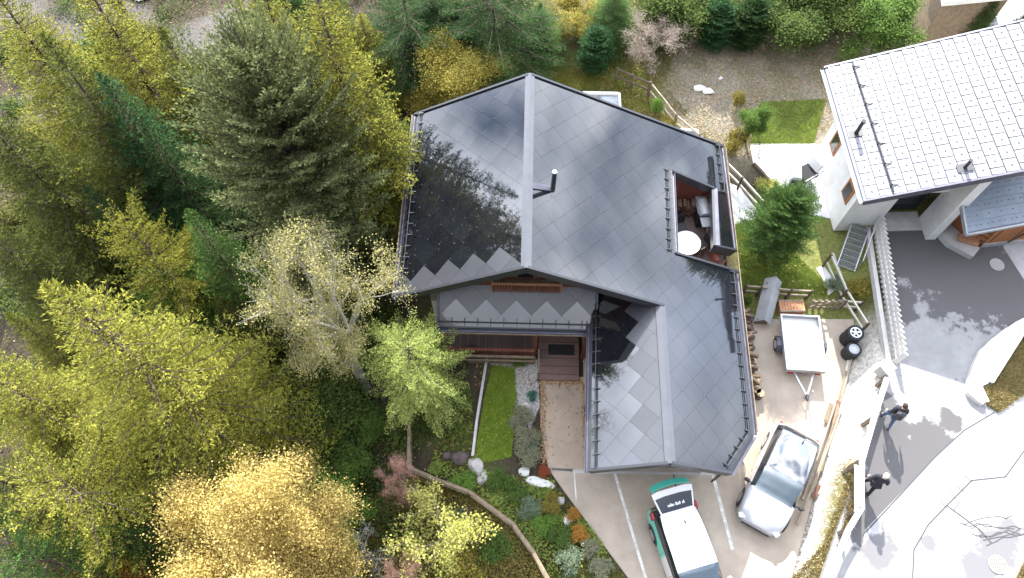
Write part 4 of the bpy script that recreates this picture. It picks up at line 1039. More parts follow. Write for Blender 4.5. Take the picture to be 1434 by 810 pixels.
 ('spruce_tree', 460, -20, 7, 2.6, 'spruce_b', 'needle_olive', 'olive spruce cut by the top edge right of the pine'),
 ('spruce_tree', 640, 5, 5, 2.0, 'spruce_b', 'needle_dark', 'dark fir just above the bronze gold tree'),
 ('bushy_tree', 10, 440, 5, 2.2, 'spruce_b', 'needle_gold', 'yellow green tree at the left edge beside the top of the big spruce'),
]
for n_, px_, py_, zt, rad, kd, lf, lb in W:
    bm_ = {'bare': 'bark_pale', 'bare_w': 'twig_white', 'sparse': 'twig_white', 'bare_g': 'bark_pale'}.get(kd)
    tree(n_, px_, py_, zt, rad, kd, lf, lb, 'shrub' if 'shrub' in n_ else 'tree', None, barkm=bm_, rz=4.3 if 'dense golden' in lb else None)
# tall bare-stemmed spruces on the stony slope, upper left
rd = random.Random(2)
STEMS = [((0,182),(95,290)), ((0,222),(80,300)), ((22,165),(100,285)), ((140,0),(185,48)), ((153,0),(190,42))]
ORD = ['leftmost', 'middle', 'rightmost']
for i, (a, b_) in enumerate(STEMS):
    zb_ = -7.6 if i < 3 else -6.5; bx, by = at(*b_, zb_)
    # stand it upright: find the height that reaches the upper photo point
    zt = 9.5 if i < 3 else 4.5
    zb_ = hz(bx, by)
    e = empty('bare_stem_tree', (bx, by, zb_), 0, ['lower','middle','upper'][i]+' one of three thin dark trunks leaning side by side at the left edge' if i < 3 else ['left','right'][i-3]+' one of two thin dark trunks at the top edge near the river bed', 'tree')
    tb = MB(); hgt = zt-zb_; tb.tube([(0,0,-.5),(0,0,0),(.05,0,hgt*.5),(.02,.05,hgt)], [.17,.15,.11,.05], 8); tb.build('trunk', 'bark', e, local=True)
    sg = []; rg = np.random.RandomState(40+i)
    for k in range(46):
        z = rg.uniform(.3, .98)*hgt; aa = rg.uniform(0, 6.28); l = rg.uniform(.3, 1.0); sg.append((np.array([0,0,z]), np.array([math.cos(aa)*l, math.sin(aa)*l, z-.25*l]), .012, .004, 3))
    V3, F3 = tube_np(sg); m = 2600; zz = rg.uniform(.82, 1.0, m)*hgt; aa = rg.uniform(0, 6.28, m); rr2 = rg.uniform(0, 1, m)**.6*1.3*(1-(zz/hgt-.82)/.2*.8)
    pos = np.stack([np.cos(aa)*rr2, np.sin(aa)*rr2, zz-.2*rr2], 1); bd = norm(np.stack([np.cos(aa), np.sin(aa), rg.normal(0,.4,m)], 1)+.4*rg.normal(size=(m,3)))
    V1, F1 = blades(pos, bd, norm(np.cross(bd, rand_dirs(rg, m))), np.full(m,.2), np.full(m,.03))
    V, F, mi = combine([(V1,F1,0),(V3,F3,1)]); me_ = np_mesh('stem_crown', V, F, mi, ['needle_olive', 'bark']); o = bpy.data.objects.new('crown', me_); COL.objects.link(o); o.parent = e
# ---- garden shrubs
SH = [
 ('lavender_bush', 731, 585, 0, .6, .5, 'shrub', 'leaf_heather', 'grey brown lavender bush on the path edge, upper of the row'),
 ('lavender_bush', 738, 610, 0, .65, .52, 'shrub', 'leaf_heather', 'grey brown lavender bush in the middle of the row by the path'),
 ('lavender_bush', 738, 638, 0, .65, .52, 'shrub', 'leaf_heather', 'grey brown lavender bush at the lower end of the row by the path'),
 ('garden_shrub', 746, 554, 0, .4, .22, 'shrub', 'leaf_teal', 'small blue green shrub on the pebbles beside the path'),
 ('garden_shrub', 744, 622, 0.3, .4, .2, 'shrub', 'leaf_teal', 'tiny blue green shrub among the lavender bushes'),
 ('garden_shrub', 728, 508, 0, .4, .28, 'shrub', 'leaf_fresh', 'small bright green shrub at the top of the pebble bed'),
 ('garden_shrub', 702, 672, 0, .7, .5, 'shrub', 'leaf_green', 'green shrub at the foot of the narrow front lawn'),
 ('garden_shrub', 722, 690, 0, .6, .45, 'shrub', 'leaf_green', 'green shrub left of the flat white stone'),
 ('garden_shrub', 742, 712, 0, .6, .45, 'shrub_b', 'leaf_sage', 'sage green shrub below the flat white stone'),
 ('garden_shrub', 762, 733, 0, .6, .45, 'shrub', 'leaf_fresh', 'fresh green shrub left of the orange bush'),
 ('garden_shrub', 782, 752, 0, .7, .5, 'shrub', 'leaf_green', 'deep green shrub below the orange and bronze bushes'),
 ('garden_shrub', 797, 785, 0, .7, .5, 'shrub_b', 'leaf_sage', 'sage green shrub near the bottom edge of the rockery'),
 ('garden_shrub', 770, 705, 0, .6, .42, 'shrub', 'leaf_gold', 'bronze yellow bush below the flat white stone'),
 ('garden_shrub', 803, 722, 0, .5, .28, 'shrub', 'leaf_orange', 'small orange red bush beside the parking bay'),
 ('garden_shrub', 812, 748, 0, .55, .34, 'shrub_b', 'leaf_orange', 'bright orange bush lower down beside the parking bay'),
 ('garden_shrub', 762, 660, 0, .4, .25, 'shrub_b', 'leaf_red', 'small red bush at the lower end of the path'),
 ('garden_shrub', 826, 768, 0, .5, .36, 'shrub_b', 'leaf_heather', 'reddish brown heather clump beside the parking bay'),
 ('garden_shrub', 842, 795, 0, .55, .42, 'shrub_b', 'leaf_heather', 'reddish brown heather clump at the bottom edge by the parking bay'),
 ('garden_shrub', 650, 675, 0, .6, .5, 'shrub', 'leaf_fresh', 'bright green shrub beside the dark boulders'),
 ('garden_shrub', 596, 590, -1, .8, .7, 'shrub', 'leaf_under', 'dark shrub at the foot of the lime green larch'),
 ('garden_shrub', 640, 560, -.5, .7, .6, 'shrub', 'leaf_green', 'green shrub between the larch and the narrow lawn'),
 ('garden_shrub', 1030, 205, .9, 1.4, .55, 'shrub', 'leaf_gold', 'yellow green bush against the upper right roof corner'),
 ('garden_shrub', 1037, 133, 1.7, .9, .32, 'shrub_b', 'leaf_gold', 'small olive bush alone on the pebbly back yard'),
 ('garden_shrub', 1075, 262, 1, .7, .5, 'shrub', 'leaf_lemon', 'yellow flowering bush behind the fence by the white patio'),
 ('garden_shrub', 1092, 275, 1, .8, .5, 'shrub', 'leaf_fresh', 'pale green bush right of the yellow flowering one'),
 ('garden_shrub', 1208, 397, .8, .8, .5, 'shrub_b', 'leaf_gold', 'golden grassy bush between the two fences'),
 ('garden_shrub', 1172, 395, .7, .6, .4, 'shrub_b', 'leaf_sage', 'grey green bush under the diagonal rail fence'),
 ('garden_shrub', 920, 150, 1.3, 1.0, .32, 'shrub_b', 'leaf_fresh', 'slender green sapling inside the back yard fence'),
 ('garden_shrub', 935, 172, 1.3, .6, .45, 'shrub', 'leaf_gold', 'low yellow green bush against the roof edge by the back fence'),
 ('garden_shrub', 765, 95, 1.2, .7, .5, 'shrub', 'leaf_under', 'dark green bush just behind the roof ridge'),
 ('garden_shrub', 1045, 423, 0, .5, .22, 'shrub', 'leaf_green', 'little green plant at the top of the log stack'),
 ('garden_shrub', 1345, 38, 2, .8, .6, 'shrub', 'leaf_lemon', 'yellow green bush above the far roof edge'),
 ('garden_shrub', 1305, 50, 2, .8, .7, 'shrub', 'leaf_fresh', 'light green bush right of the leafy tree above the far roof edge'),
 ('garden_shrub', 640, 740, -1, .8, .7, 'shrub_b', 'leaf_sage', 'pale sage weed clump below the fence'),
 ('garden_shrub', 700, 770, -1, .7, .7, 'shrub', 'leaf_green', 'green weed clump in the lower field below the fence'),
 ('garden_shrub', 655, 790, -1, .7, .8, 'shrub_b', 'leaf_gold', 'yellowish weed clump at the bottom edge of the field'),
]
for n_, px_, py_, zg, h_, r_, kd, lf, lb in SH: shrub(n_, px_, py_, zg, h_, r_, kd, lf, lb)
# ---- undergrowth and litter nobody could count
def scatter(name, polyf, n, size, m, up, seed, label, zoff=.0, spreadz=.0, flat=.6, clump=0):
    rg = np.random.RandomState(seed); P = polyf(rg, n); n = len(P)
    z = H(P[:,0], P[:,1])+zoff+rg.rand(n)*spreadz
    pos = np.stack([P[:,0], P[:,1], z], 1)
    if up: bd = norm(rg.normal(0,.5,(n,3))+np.array([0,0,1.])); 
    else: bd = norm(rand_dirs(rg, n)*np.array([1,1,.3]))
    sd = norm(np.cross(bd, norm(np.array([0,0,1.])+.6*rg.normal(size=(n,3))))); L_ = size*rg.uniform(.5,1.4,n)
    V, F = blades(pos, bd, sd, L_, L_*(.12 if up else .42)); me = np_mesh(name, V, F, None, [m]); o = bpy.data.objects.new(name, me); COL.objects.link(o); tag(o, label, name.replace('_',' '), kind='stuff'); return o
def in_poly(P, poly):
    x, y = P[:,0], P[:,1]; r = np.zeros(len(P), bool); n = len(poly); j = n-1
    for i in range(n):
        xi, yi = poly[i]; xj, yj = poly[j]
        c = ((yi > y) != (yj > y)) & (x < (xj-xi)*(y-yi)/((yj-yi) if abs(yj-yi) > 1e-9 else 1e-9)+xi); r ^= c; j = i
    return r
def poly_sampler(poly, not_in=()):
    A = np.array(poly)
    def f(rg, n):
        P = rg.uniform(A.min(0), A.max(0), (int(n*1.0), 2)); k = in_poly(P, poly)
        for q in not_in: k &= ~in_poly(P, q)
        return P[k]
    return f
def clumped(poly, sig, nc, not_in=()):
    def f(rg, n):
        A = np.array(poly); C = rg.uniform(A.min(0), A.max(0), (nc, 2)); w_ = rg.rand(nc)**2; w_ /= w_.sum(); i = rg.choice(nc, n, p=w_); P = C[i]+rg.normal(0, sig, (n,2))*rg.uniform(.5,1.6,(nc,1))[i]
        k = in_poly(P, poly)
        for q in not_in: k &= ~in_poly(P, q)
        return P[k]
    return f
wood = [(-34,-5),(2.5,-5),(-2.2,2),(-1.7,8),(-2.0,10.6),(-4.2,12),(-4.6,20),(-1,21),(-1,34),(-34,44)]
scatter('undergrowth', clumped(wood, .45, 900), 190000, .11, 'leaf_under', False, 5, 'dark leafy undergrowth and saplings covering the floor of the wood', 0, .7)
scatter('leaf_litter', poly_sampler(wood), 26000, .07, 'dead_leaf', False, 6, 'brown leaf litter on the floor of the wood', .03, .02)
field = [at(575,668,-1), at(660,690,-.8), at(718,735,-.5), at(770,812,0), at(640,830,-1), at(500,830,-2), at(520,700,-2)]
scatter('field_weeds', clumped(field, .3, 160), 26000, .08, 'leaf_field', False, 9, 'yellowing weeds below the field fence', 0, .35)
scatter('field_grass', poly_sampler(field), 40000, .16, 'dry_blade', True, 10, 'dry and green grass below the field fence')
slope_g = [at(660,560), at(668,655), at(700,665), at(770,668), at(880,812), at(770,812), at(718,735,-.5), at(660,690,-.8), at(600,665,-1), at(640,560,-1), at(650,500)]
scatter('garden_ground_cover', clumped(slope_g, .22, 150), 30000, .085, 'leaf_garden', False, 11, 'mixed green ground cover of the sloping front garden', 0, .22)
scatter('garden_grass', poly_sampler(slope_g, [lawn_f]), 40000, .10, 'moss_blade', True, 12, 'mossy grass of the sloping front garden')
scatter('side_lawn_grass', poly_sampler(lawn_r), 60000, .055, 'blade', True, 13, 'bright green grass blades of the side lawn', .012)
scatter('upper_lawn_grass', poly_sampler(lawn_n), 40000, .05, 'blade', True, 14, 'bright green grass blades of the upper lawn', .012)
scatter('front_lawn_grass', poly_sampler(lawn_f), 40000, .055, 'blade_front', True, 15, 'green grass blades of the narrow front lawn', .012)
backg = [(-.5,20),(9.5,19.6),(8.5,21.5),(7.0,23.8),(8,27),(12,28),(17,27.5),(17,30),(-1,30)]
scatter('meadow_grass', poly_sampler(lawn_b), 60000, .09, 'moss_blade', True, 16, 'mossy yellow green grass behind the chalet')
scatter('meadow_cover', clumped(backg, .5, 120), 70000, .09, 'moss_blade', True, 17, 'patchy moss and grass of the back yard')
yardp = [(4,20.2),(12,19.8),(15.5,22.5),(17.5,29),(4,30)]
scatter('yard_litter', poly_sampler(yardp, [lawn_n]), 14000, .06, 'dead_leaf', False, 18, 'small stones and dead leaves strewn over the back yard', .02, .02)
gb = [at(1205,700,1.2), at(1208,640,1.2), at(1192,660,1.2), at(1160,760,1.2), at(1120,812,1.2), at(1150,812,1.2), at(1190,745,1.2)]
scatter('bank_grass', poly_sampler(gb), 40000, .13, 'dry_blade', True, 19, 'dry tawny grass on the bank below the street rail')
pathl = [at(757,528), at(823,528), at(820,560), at(815,655), at(822,655), at(823,528)]
rgl = np.random.RandomState(3)
def edge_leaves(rg, n):
    a = np.stack([rg.uniform(1.1,2.7,n), 10.15-np.abs(rg.normal(0,.12,n))], 1); b_ = np.stack([1.12+np.abs(rg.normal(0,.1,n)), rg.uniform(6.8,10.1,n)], 1); c_ = np.stack([2.80-np.abs(rg.normal(0,.04,n)), rg.uniform(6.6,10.1,n)], 1)
    d_ = rg.uniform([1.1,6.7],[2.8,10.1],(n//6,2)); k = rg.uniform([-1.5,9.8],[.9,10.9],(n//3,2)); return np.concatenate([a, b_, c_[:n//2], d_, k])
scatter('lawn_leaves', poly_sampler(lawn_f), 260, .055, 'leaf_yellow', False, 23, 'small yellow leaves fallen on the narrow front lawn', .05, .01)
scatter('side_lawn_leaves', poly_sampler(lawn_r), 260, .06, 'leaf_pale', False, 24, 'pale leaves fallen on the side lawn', .05, .01)
o = scatter('path_leaves', edge_leaves, 420, .07, 'dead_leaf', False, 20, 'fallen brown leaves along the edges of the garden path', .02, .015)
# ------------------------------------------------------------------ rocks
import bmesh
def rock(name, x, y, z, dims, m, label, seed, cat='rock', rz=0, group=None):
    bm = bmesh.new(); bmesh.ops.create_icosphere(bm, subdivisions=3, radius=.5); rd = random.Random(seed)
    cuts = [(Vector((rd.gauss(0,1), rd.gauss(0,1), rd.gauss(0,1))).normalized(), rd.uniform(.30,.46)) for _ in range(11)]
    for v in bm.verts:
        for n_, d_ in cuts:
            k = v.co.dot(n_)-d_
            if k > 0: v.co -= n_*k*.93
        v.co = Vector((v.co.x*dims[0], v.co.y*dims[1], v.co.z*dims[2]))*1.15
    me = bpy.data.meshes.new(name); bm.to_mesh(me); bm.free(); me.materials.append(M(m))
    o = bpy.data.objects.new(name, me); COL.objects.link(o); o.location = (x, y, z); o.rotation_euler = (0,0,rz); return tag(o, label, cat, group)
def rockp(px_, py_, z, dims, m, label, seed, rz=0, sink=.25): x, y = at(px_, py_, z); return rock('rock', x, y, hz(x, y)+dims[2]*(.5-sink), dims, m, label, seed, rz=rz)
rockp(757, 677, 0, (1.0,.45,.3), 'rock_white', 'large flat white stone between the lower shrubs and the path end', 1, -.25)
rockp(645, 643, -.3, (.65,.55,.5), 'rock_dark', 'bigger dark boulder at the foot of the narrow lawn', 2)
rockp(628, 641, -.4, (.42,.4,.4), 'rock_dark', 'smaller dark boulder left of the bigger dark one', 3)
rockp(658, 495, 0, (.8,.5,.6), 'rock_dark', 'brown boulder in front of the veranda rail', 4)
rockp(980, 123, 1.6, (.62,.32,.2), 'rock_white', 'left white slab of the pair lying in the back yard', 5, .1)
rockp(993, 127, 1.6, (.55,.35,.2), 'rock_white', 'right white slab of the pair lying in the back yard', 6, -.1)
rockp(1010, 108, 1.7, (.2,.15,.15), 'rock_white', 'little white stone beyond the two white slabs', 7)
rockp(667, 655, -.2, (.5,.7,.35), 'rock', 'pale upright stone at the lower end of the lawn edging', 8, .4)
rockp(677, 672, -.3, (.45,.55,.25), 'rock', 'pale stone just below the upright one by the lawn edging', 9)
rockp(735, 661, 0, (.45,.35,.25), 'rock_white', 'white stone left of the large flat white one', 10)
rockp(783, 702, 0, (.4,.3,.25), 'rock', 'grey stone on the rockery edge above the orange bushes', 11)
rockp(795, 729, 0, (.42,.32,.25), 'rock_white', 'pale stone between the orange bushes and the parking bay', 12, .6)
rockp(820, 757, 0, (.35,.3,.22), 'rock', 'grey stone beside the lower heather clumps', 13)
rockp(748, 530, 0, (.4,.35,.25), 'rock', 'grey stone on the pebble bed beside the entrance deck', 14)
rockp(735, 570, 0, (.35,.3,.2), 'rock_white', 'pale stone at the lower end of the pebble bed', 15)
rockp(1058, 340, .7, (.25,.2,.12), 'rock_white', 'pale stone lying on the side lawn', 16)
rockp(655, 720, -1, (.3,.25,.2), 'rock', 'grey stone in the weedy field below the fence', 17)
# pebbles: beds and the stony bank
def chips(name, sampler, n, size, m, label, seed, zoff=.01):
    rg = np.random.RandomState(seed); P = sampler(rg, n); n = len(P)
    base = np.array([[1,0,0],[-.5,.87,0],[-.5,-.87,0],[0,0,.8]]); c = np.stack([P[:,0], P[:,1], H(P[:,0], P[:,1])+zoff], 1)
    s = size*rg.uniform(.4,1.3,n); a = rg.uniform(0,6.28,n); V = np.zeros((n,4,3))
    for k in range(4):
        jx, jy, jz = base[k]; V[:,k,0] = c[:,0]+s*(jx*np.cos(a)-jy*np.sin(a))*rg.uniform(.7,1.3,n); V[:,k,1] = c[:,1]+s*(jx*np.sin(a)+jy*np.cos(a))*rg.uniform(.7,1.3,n); V[:,k,2] = c[:,2]+s*jz
    i = np.arange(n)[:,None]*4; F = np.concatenate([i+np.array([[0,1,3]]), i+np.array([[1,2,3]]), i+np.array([[2,0,3]])])
    me = np_mesh(name, V.reshape(-1,3), F, None, [m]); o = bpy.data.objects.new(name, me); COL.objects.link(o); return tag(o, label, 'pebbles', kind='stuff')
mat('pebble', (.20,.19,.18), .9, col2=(.68,.66,.63), vscale=3, island=1.0)
mat('pebble_white', (.50,.47,.43), .9, col2=(.80,.78,.74), vscale=2, island=.8)
mat('pebble_brown', (.14,.11,.08), .95, col2=(.46,.41,.34), vscale=2, island=.9)
bedp = [at(655,488), at(752,488), at(756,570), at(742,605), at(722,570), at(720,516), at(690,512), at(684,506), at(655,506)]
chips('bed_pebbles', poly_sampler(bedp), 7000, .035, 'pebble', 'grey and white pebbles of the bed beside the entrance', 1)
bankp = [at(1192,484,.1), at(1250,500,1.2), at(1252,525,1.2), at(1238,535,1.2), at(1206,640,1.2), at(1200,660,1.2), at(1165,740,1), at(1140,812,1), at(1108,812), at(1165,610)]
chips('bank_stones', poly_sampler(bankp), 5200, .045, 'pebble_white', 'white crushed stone on the bank between pad and street', 2)
chips('yard_stones', poly_sampler([(5.5,20.6),(12,19.8),(15,22),(15,25),(9,25),(6.5,23)]), 6000, .028, 'pebble_brown', 'brown and pale stones over the back yard', 3)
# ------------------------------------------------------------------ fences
def rail_fence(name, pts, heights, post_h, label, m='fence_wood', mp='fence_dark', w=.05, h=.11, pw=.09, cat='fence', spacing=1.6, zs=None, zrel=True):
    """pts world (x,y); rails between, a post at each point and between"""
    e = empty(name, (pts[0][0], pts[0][1], hz(*pts[0]) if zs is None else zs[0]), 0, label, cat)
    zz = [hz(*p) for p in pts] if zs is None else zs
    for k in range(len(pts)-1):
        for hh in heights:
            MB().beam((*pts[k], zz[k]+hh), (*pts[k+1], zz[k+1]+hh), w, h).build('rail', m, e)
    for k, p in enumerate(pts):
        MB().box((p[0], p[1], zz[k]+post_h/2-.1), (pw, pw, post_h+.2), bev=.012).build('post', mp, e)
    return e
rail_fence('rail_fence', [at(718,118,1.4), at(745,98,1.5), at(790,80,1.6)], (.35,.75), .85, 'dark two rail fence behind the roof ridge under the firs', m='fence_dark')
rail_fence('rail_fence', [at(862,113,1.6), at(883,122,1.6), at(907,133,1.5)], (.35,.78), .9, 'dark brown two rail fence from the cone shaped conifer to the fence corner', m='fence_dark')
rail_fence('rail_fence', [at(908,134,1.5), at(943,178,1.35), at(974,207,1.2), at(1003,240,1.0)], (.35,.8), .9, 'pale topped rail fence running down from the corner post to the roof eave', m='fence_wood')
rail_fence('rail_fence', [at(1010,250,.9), at(1031,268,.9), at(1063,299,.85), at(1090,326,.8)], (.35,.8), .9, 'slanting rail fence between the terrace side and the white patio', m='fence_pale')
rail_fence('rail_fence', [at(1038,414,.3), at(1058,415,.3), at(1100,418,.3), at(1128,419,.3)], (.35,.75), .85, 'two rail fence along the front of the side lawn', m='fence_wood')
rail_fence('rail_fence', [at(1153,372,.8), at(1180,415,.7), at(1208,462,.5)], (.45,.95), 1.05, 'steep diagonal rail fence beside the tyre stacks', m='fence_pale', h=.09)
# slatted gate
ga = at(1128,434,.0); gb_ = at(1172,434,.0); gt = empty('slat_gate', (ga[0], ga[1], 0), 0, 'brown slatted gate standing between side lawn and parking pad', 'gate')
for hh in (.25,.75): MB().beam((ga[0],ga[1],hh), (gb_[0],gb_[1],hh), .04,.08).build('rail', 'fence_wood', gt)
for k in range(6):
    t = k/5; x = ga[0]+(gb_[0]-ga[0])*t; MB().box((x, ga[1]-.03, .5), (.12, .025, .95)).build('slat', 'fence_wood', gt)
MB().beam((ga[0],ga[1]+.03,.2),(gb_[0],gb_[1]+.03,.85),.03,.08).build('brace','fence_wood',gt)
rail_fence('rail_fence', [at(1174,434,.0), at(1196,436,.0)], (.35,.8), .9, 'short two rail fence right of the slatted gate', m='fence_pale', zs=[0,0])
# field fence, front left
fp = [(578,588,-1.2),(577,664,-1.2),(620,684,-1.0),(660,700,-.8),(718,742,-.4),(745,778,-.2),(776,832,0)]
rail_fence('field_fence', [at(a,b,c_) for a,b,c_ in fp], (.45,.9), .95, 'grey green wooden fence crossing the slope below the front garden', m='old_wood', mp='old_wood', w=.12, h=.06)
# kerb edging of the narrow lawn
def edging(name, pts, w, h, m, label, cat='edging', z=None, group=None):
    mb = MB()
    for p, q in zip(pts[:-1], pts[1:]):
        za = (hz(*p) if z is None else z)+h/2-.05; zb = (hz(*q) if z is None else z)+h/2-.05; mb.beam((*p, za), (*q, zb), w, h)
    return single(name, mb, m, label, cat, group, loc=(*pts[0], hz(*pts[0]) if z is None else z))
edging('lawn_edging', [at(683,498), at(676,540), at(668,590), at(662,640)], .10, .22, 'concrete_grey', 'pale stone edging down the left side of the narrow front lawn')
edging('garden_beam', [at(655,507), at(748,508)], .14, .2, 'old_wood', 'old timber beam across the pebble bed in front of the veranda', 'beam')
edging('patio_edging', [at(1053,233,1.2), at(1082,262,1.1), at(1110,288,1.0)], .10, .3, 'fence_dark', 'dark edging along the lower side of the white patio')
edging('patio_edging', [at(1165,355,.8), at(1186,408,.6)], .08, .25, 'concrete_grey', 'grey edging between side lawn and the stairs')
edging('pad_kerb', [at(1194,470,.0), at(1180,545,.0), at(1160,640,.0)], .12, .2, 'fence_pale', 'pale timber kerb at the right edge of the parking pad', z=0)
# white slat fence on the street edge
wa = at(1224,322,1.2); wb = at(1253,508,1.2); we = empty('white_slat_fence', (*wa, 1.2), 0, 'white fence of thick upright slats between the driveway and the fenced corner', 'fence')
n = 27; dv = Vector((wb[0]-wa[0], wb[1]-wa[1], 0)); L_ = dv.length; dv.normalize(); sdv = Vector((-dv.y, dv.x, 0))
for hh in (.25,.6): MB().beam((*(Vector((*wa,0))-sdv*.04).xy, 1.2+hh), (*(Vector((*wb,0))-sdv*.04).xy, 1.2+hh), .04, .07).build('rail', 'picket_white', we)
for k in range(n):
    p = Vector((*wa, 0))+dv*(L_*k/(n-1)); MB().box((p.x, p.y, 1.2+.46), (.05, .20, .95), rz=math.atan2(dv.y, dv.x)+math.pi/2+.75, bev=.008).build('slat', 'picket_white', we)
MB().beam((*(Vector((*wa,0))+sdv*-.28).xy, 1.18), (*(Vector((*wb,0))+sdv*-.28).xy, 1.18), .16, .3).build('base_kerb', 'concrete_grey', we)
# street rail: heavy pale beam on posts
def beam_rail(name, tops, zt, label, w=.17, h=.09, posts=True, zg=1.2):
    P_ = [Vector((*at(a, b, zt), zt)) for a, b in tops]; e = empty(name, (P_[0].x, P_[0].y, zg), 0, label, 'guard rail')
    for p, q in zip(P_[:-1], P_[1:]): MB().beam(p, q+(q-p).normalized()*.03, w, h).build('rail', 'picket_white', e)
    if posts:
        for p in P_: MB().box((p.x, p.y, (zg-.4+zt-.05)/2), (.12,.12, zt-.05-zg+.4)).build('post', 'old_wood', e)
    return e
beam_rail('street_rail', [(1242,530),(1224,585),(1207,645),(1206,712),(1188,742),(1156,818)], 2.0, 'long pale timber guard rail along the street edge above the parking pad')
beam_rail('street_rail', [(1199,652),(1199,716)], 1.9, 'short second timber rail just inside the long street rail', w=.10)
mb = MB(); cx, cy = at(1238,518,1.5); mb.box((cx,cy,1.5), (.42,.34,.6), rz=.5, bev=.02); mb.box((cx,cy,1.83), (.5,.42,.05), rz=.5, bev=.01)
single('meter_cabinet', mb, 'concrete_grey', 'small grey cabinet at the upper end of the street rail', 'cabinet', loc=(cx,cy,1.2))
# ------------------------------------------------------------------ neighbour house
nB = Vector((*at(1210,282,4.6), 0)); nA = Vector((*at(1155,95,4.6), 0)); ang = math.atan2(-(nA-nB).x, (nA-nB).y)
nh = empty('neighbour_house', (nB.x, nB.y, 1.2), ang, 'white rendered house under a pale grey tiled roof at the upper right', 'house')
LN = (nA-nB).length
SN = .33; fn = lambda x, y: 3.4+SN*x            # heights over 1.2
NP = [(0,0),(10,0),(10,LN),(0,LN)]
z0, z1 = slab(NP, fn, .2)
nr = MB().prism(NP, z0, z1).build('roof', 'shingle_edge', nh, local=True)
rd = random.Random(9); mb = MB(); a = .56; bq = .44; row = 0; y = .06
x = .08
while x < 9.9:
    y = -a*.5*(row%2)+.05
    while y < LN-.05:
        y0_ = max(y, .05)+.018; y1_ = min(y+a, LN-.05)-.018
        if y1_-y0_ > .05:
            xa, xb = x+.012, min(x+bq+.0, 9.95); t = rd.gauss(0,.002)
            zl = fn(xa,0)+.05+t; zh = fn(xb,0)+.012+t
            mb.add([(xa,y0_,zl),(xb,y0_,zh),(xb,y1_,zh),(xa,y1_,zl),(xa,y0_,zl-.03),(xa,y1_,zl-.03)], [[0,1,2,3],[4,0,3,5]], 0)
            if y1_-y0_ > .35: mb.box((x+bq*.55,(y0_+y1_)/2,fn(x+bq*.55,0)+.045), (.05,.05,.03), mi=1)
        y += a
    x += bq; row += 1
mb.build('roof_tiles', ['shingle','shingle_edge'], nr, local=True)
for y_q in (0, LN): mb = MB(); trim(mb, [(0,y_q),(10,y_q)], fn, .08,.05,.24); mb.build('verge_trim', 'gutter_metal', nr, local=True)
mb = MB(); gutter(mb, [(0,LN),(0,0)], fn, (-1,0)); mb.build('gutter', 'zinc', nr, local=True)
mb = MB(); mb.tube([(.95,.1,fn(.95,0)+.12),(.95,LN-.1,fn(.95,0)+.12)], .028, 8)
for k in range(7): mb.beam((.95,.4+k*(LN-.8)/6,fn(.95,0)+.02),(.95,.4+k*(LN-.8)/6,fn(.95,0)+.18),.05,.04); mb.beam((.95,.4+k*(LN-.8)/6,fn(.95,0)+.12),(1.2,.4+k*(LN-.8)/6,fn(1.2,0)+.03),.04,.02)
mb.build('snow_rail', 'dark_metal', nr, local=True)
def npipe(px_, py_, r, h):
    best = None
    for i in range(0, 900):
        z = 4+i*.004; p = nh_inv @ Vector((*at(px_, py_, z), z)); dd = abs(fn(p.x, 0)-p.z)
        if best is None or dd < best[0]: best = (dd, p.x, p.y)
    _, x, y = best; mb = MB(); mb.tube([(x,y,fn(x,0)-.05),(x,y,fn(x,0)+h)], r, 12); mb.tube([(x,y,fn(x,0)+h),(x,y,fn(x,0)+h+.04)], r*1.2, 12); mb.box((x+.0,y,fn(x,0)+.05),(.5,.34,.02), rot=Matrix.Rotation(-math.atan(SN),4,'Y')); mb.build('flue_pipe', 'dark_metal', nr, local=True)
nh_inv = wmat(nh).inverted()
npipe(1198, 188, .075, .75); npipe(1350, 236, .06, .45)
# walls in local coordinates
wmb = MB()
def nslope(mb, x0, x1, y0, y1, zb=-.4): 
    P_ = [(x0,y0),(x1,y0),(x1,y1),(x0,y1)]; mb.prism(P_, zb, [fn(*p)-.21 for p in P_])
nslope(wmb, .55, .85, 1.0, 4.9); nslope(wmb, .85, 10, 4.6, 4.9)
wmb.build('wall', 'white_render', nh, local=True)
wmb = MB(); nslope(wmb, .85, 2.25, 1.0, 1.25); nslope(wmb, 4.05, 4.45, .2, 1.25); nslope(wmb, 2.25, 4.05, 1.0, 1.25, 2.3); wmb.build('wall', 'white_render', nh, local=True)
wmb = MB(); wmb.box((3.15,1.75,1.1),(1.8,.06,2.3)); 
for k in range(5): wmb.box((3.15,1.712,.35+k*.42),(1.78,.02,.02))
wmb.build('garage_door', 'dark_metal', nh, local=True)
MB().box((3.15,1.1,.035),(1.78,.9,.06)).build('threshold', 'concrete_grey', nh, local=True)
for (yy, zz) in ((4.0,1.7),(1.65,1.6)):
    wf = MB().box((.53,yy,zz),(.06,.66,.95)).build('window', 'wood_annex', nh, local=True); MB().box((.495,yy,zz),(.02,.46,.75)).build('pane', 'glass_dark', wf, local=True)
MB().box((.46,3.4,fn(0,0)-.42),(.12,3.6,.24)).build('eave_beam', 'wood_annex', nh, local=True)
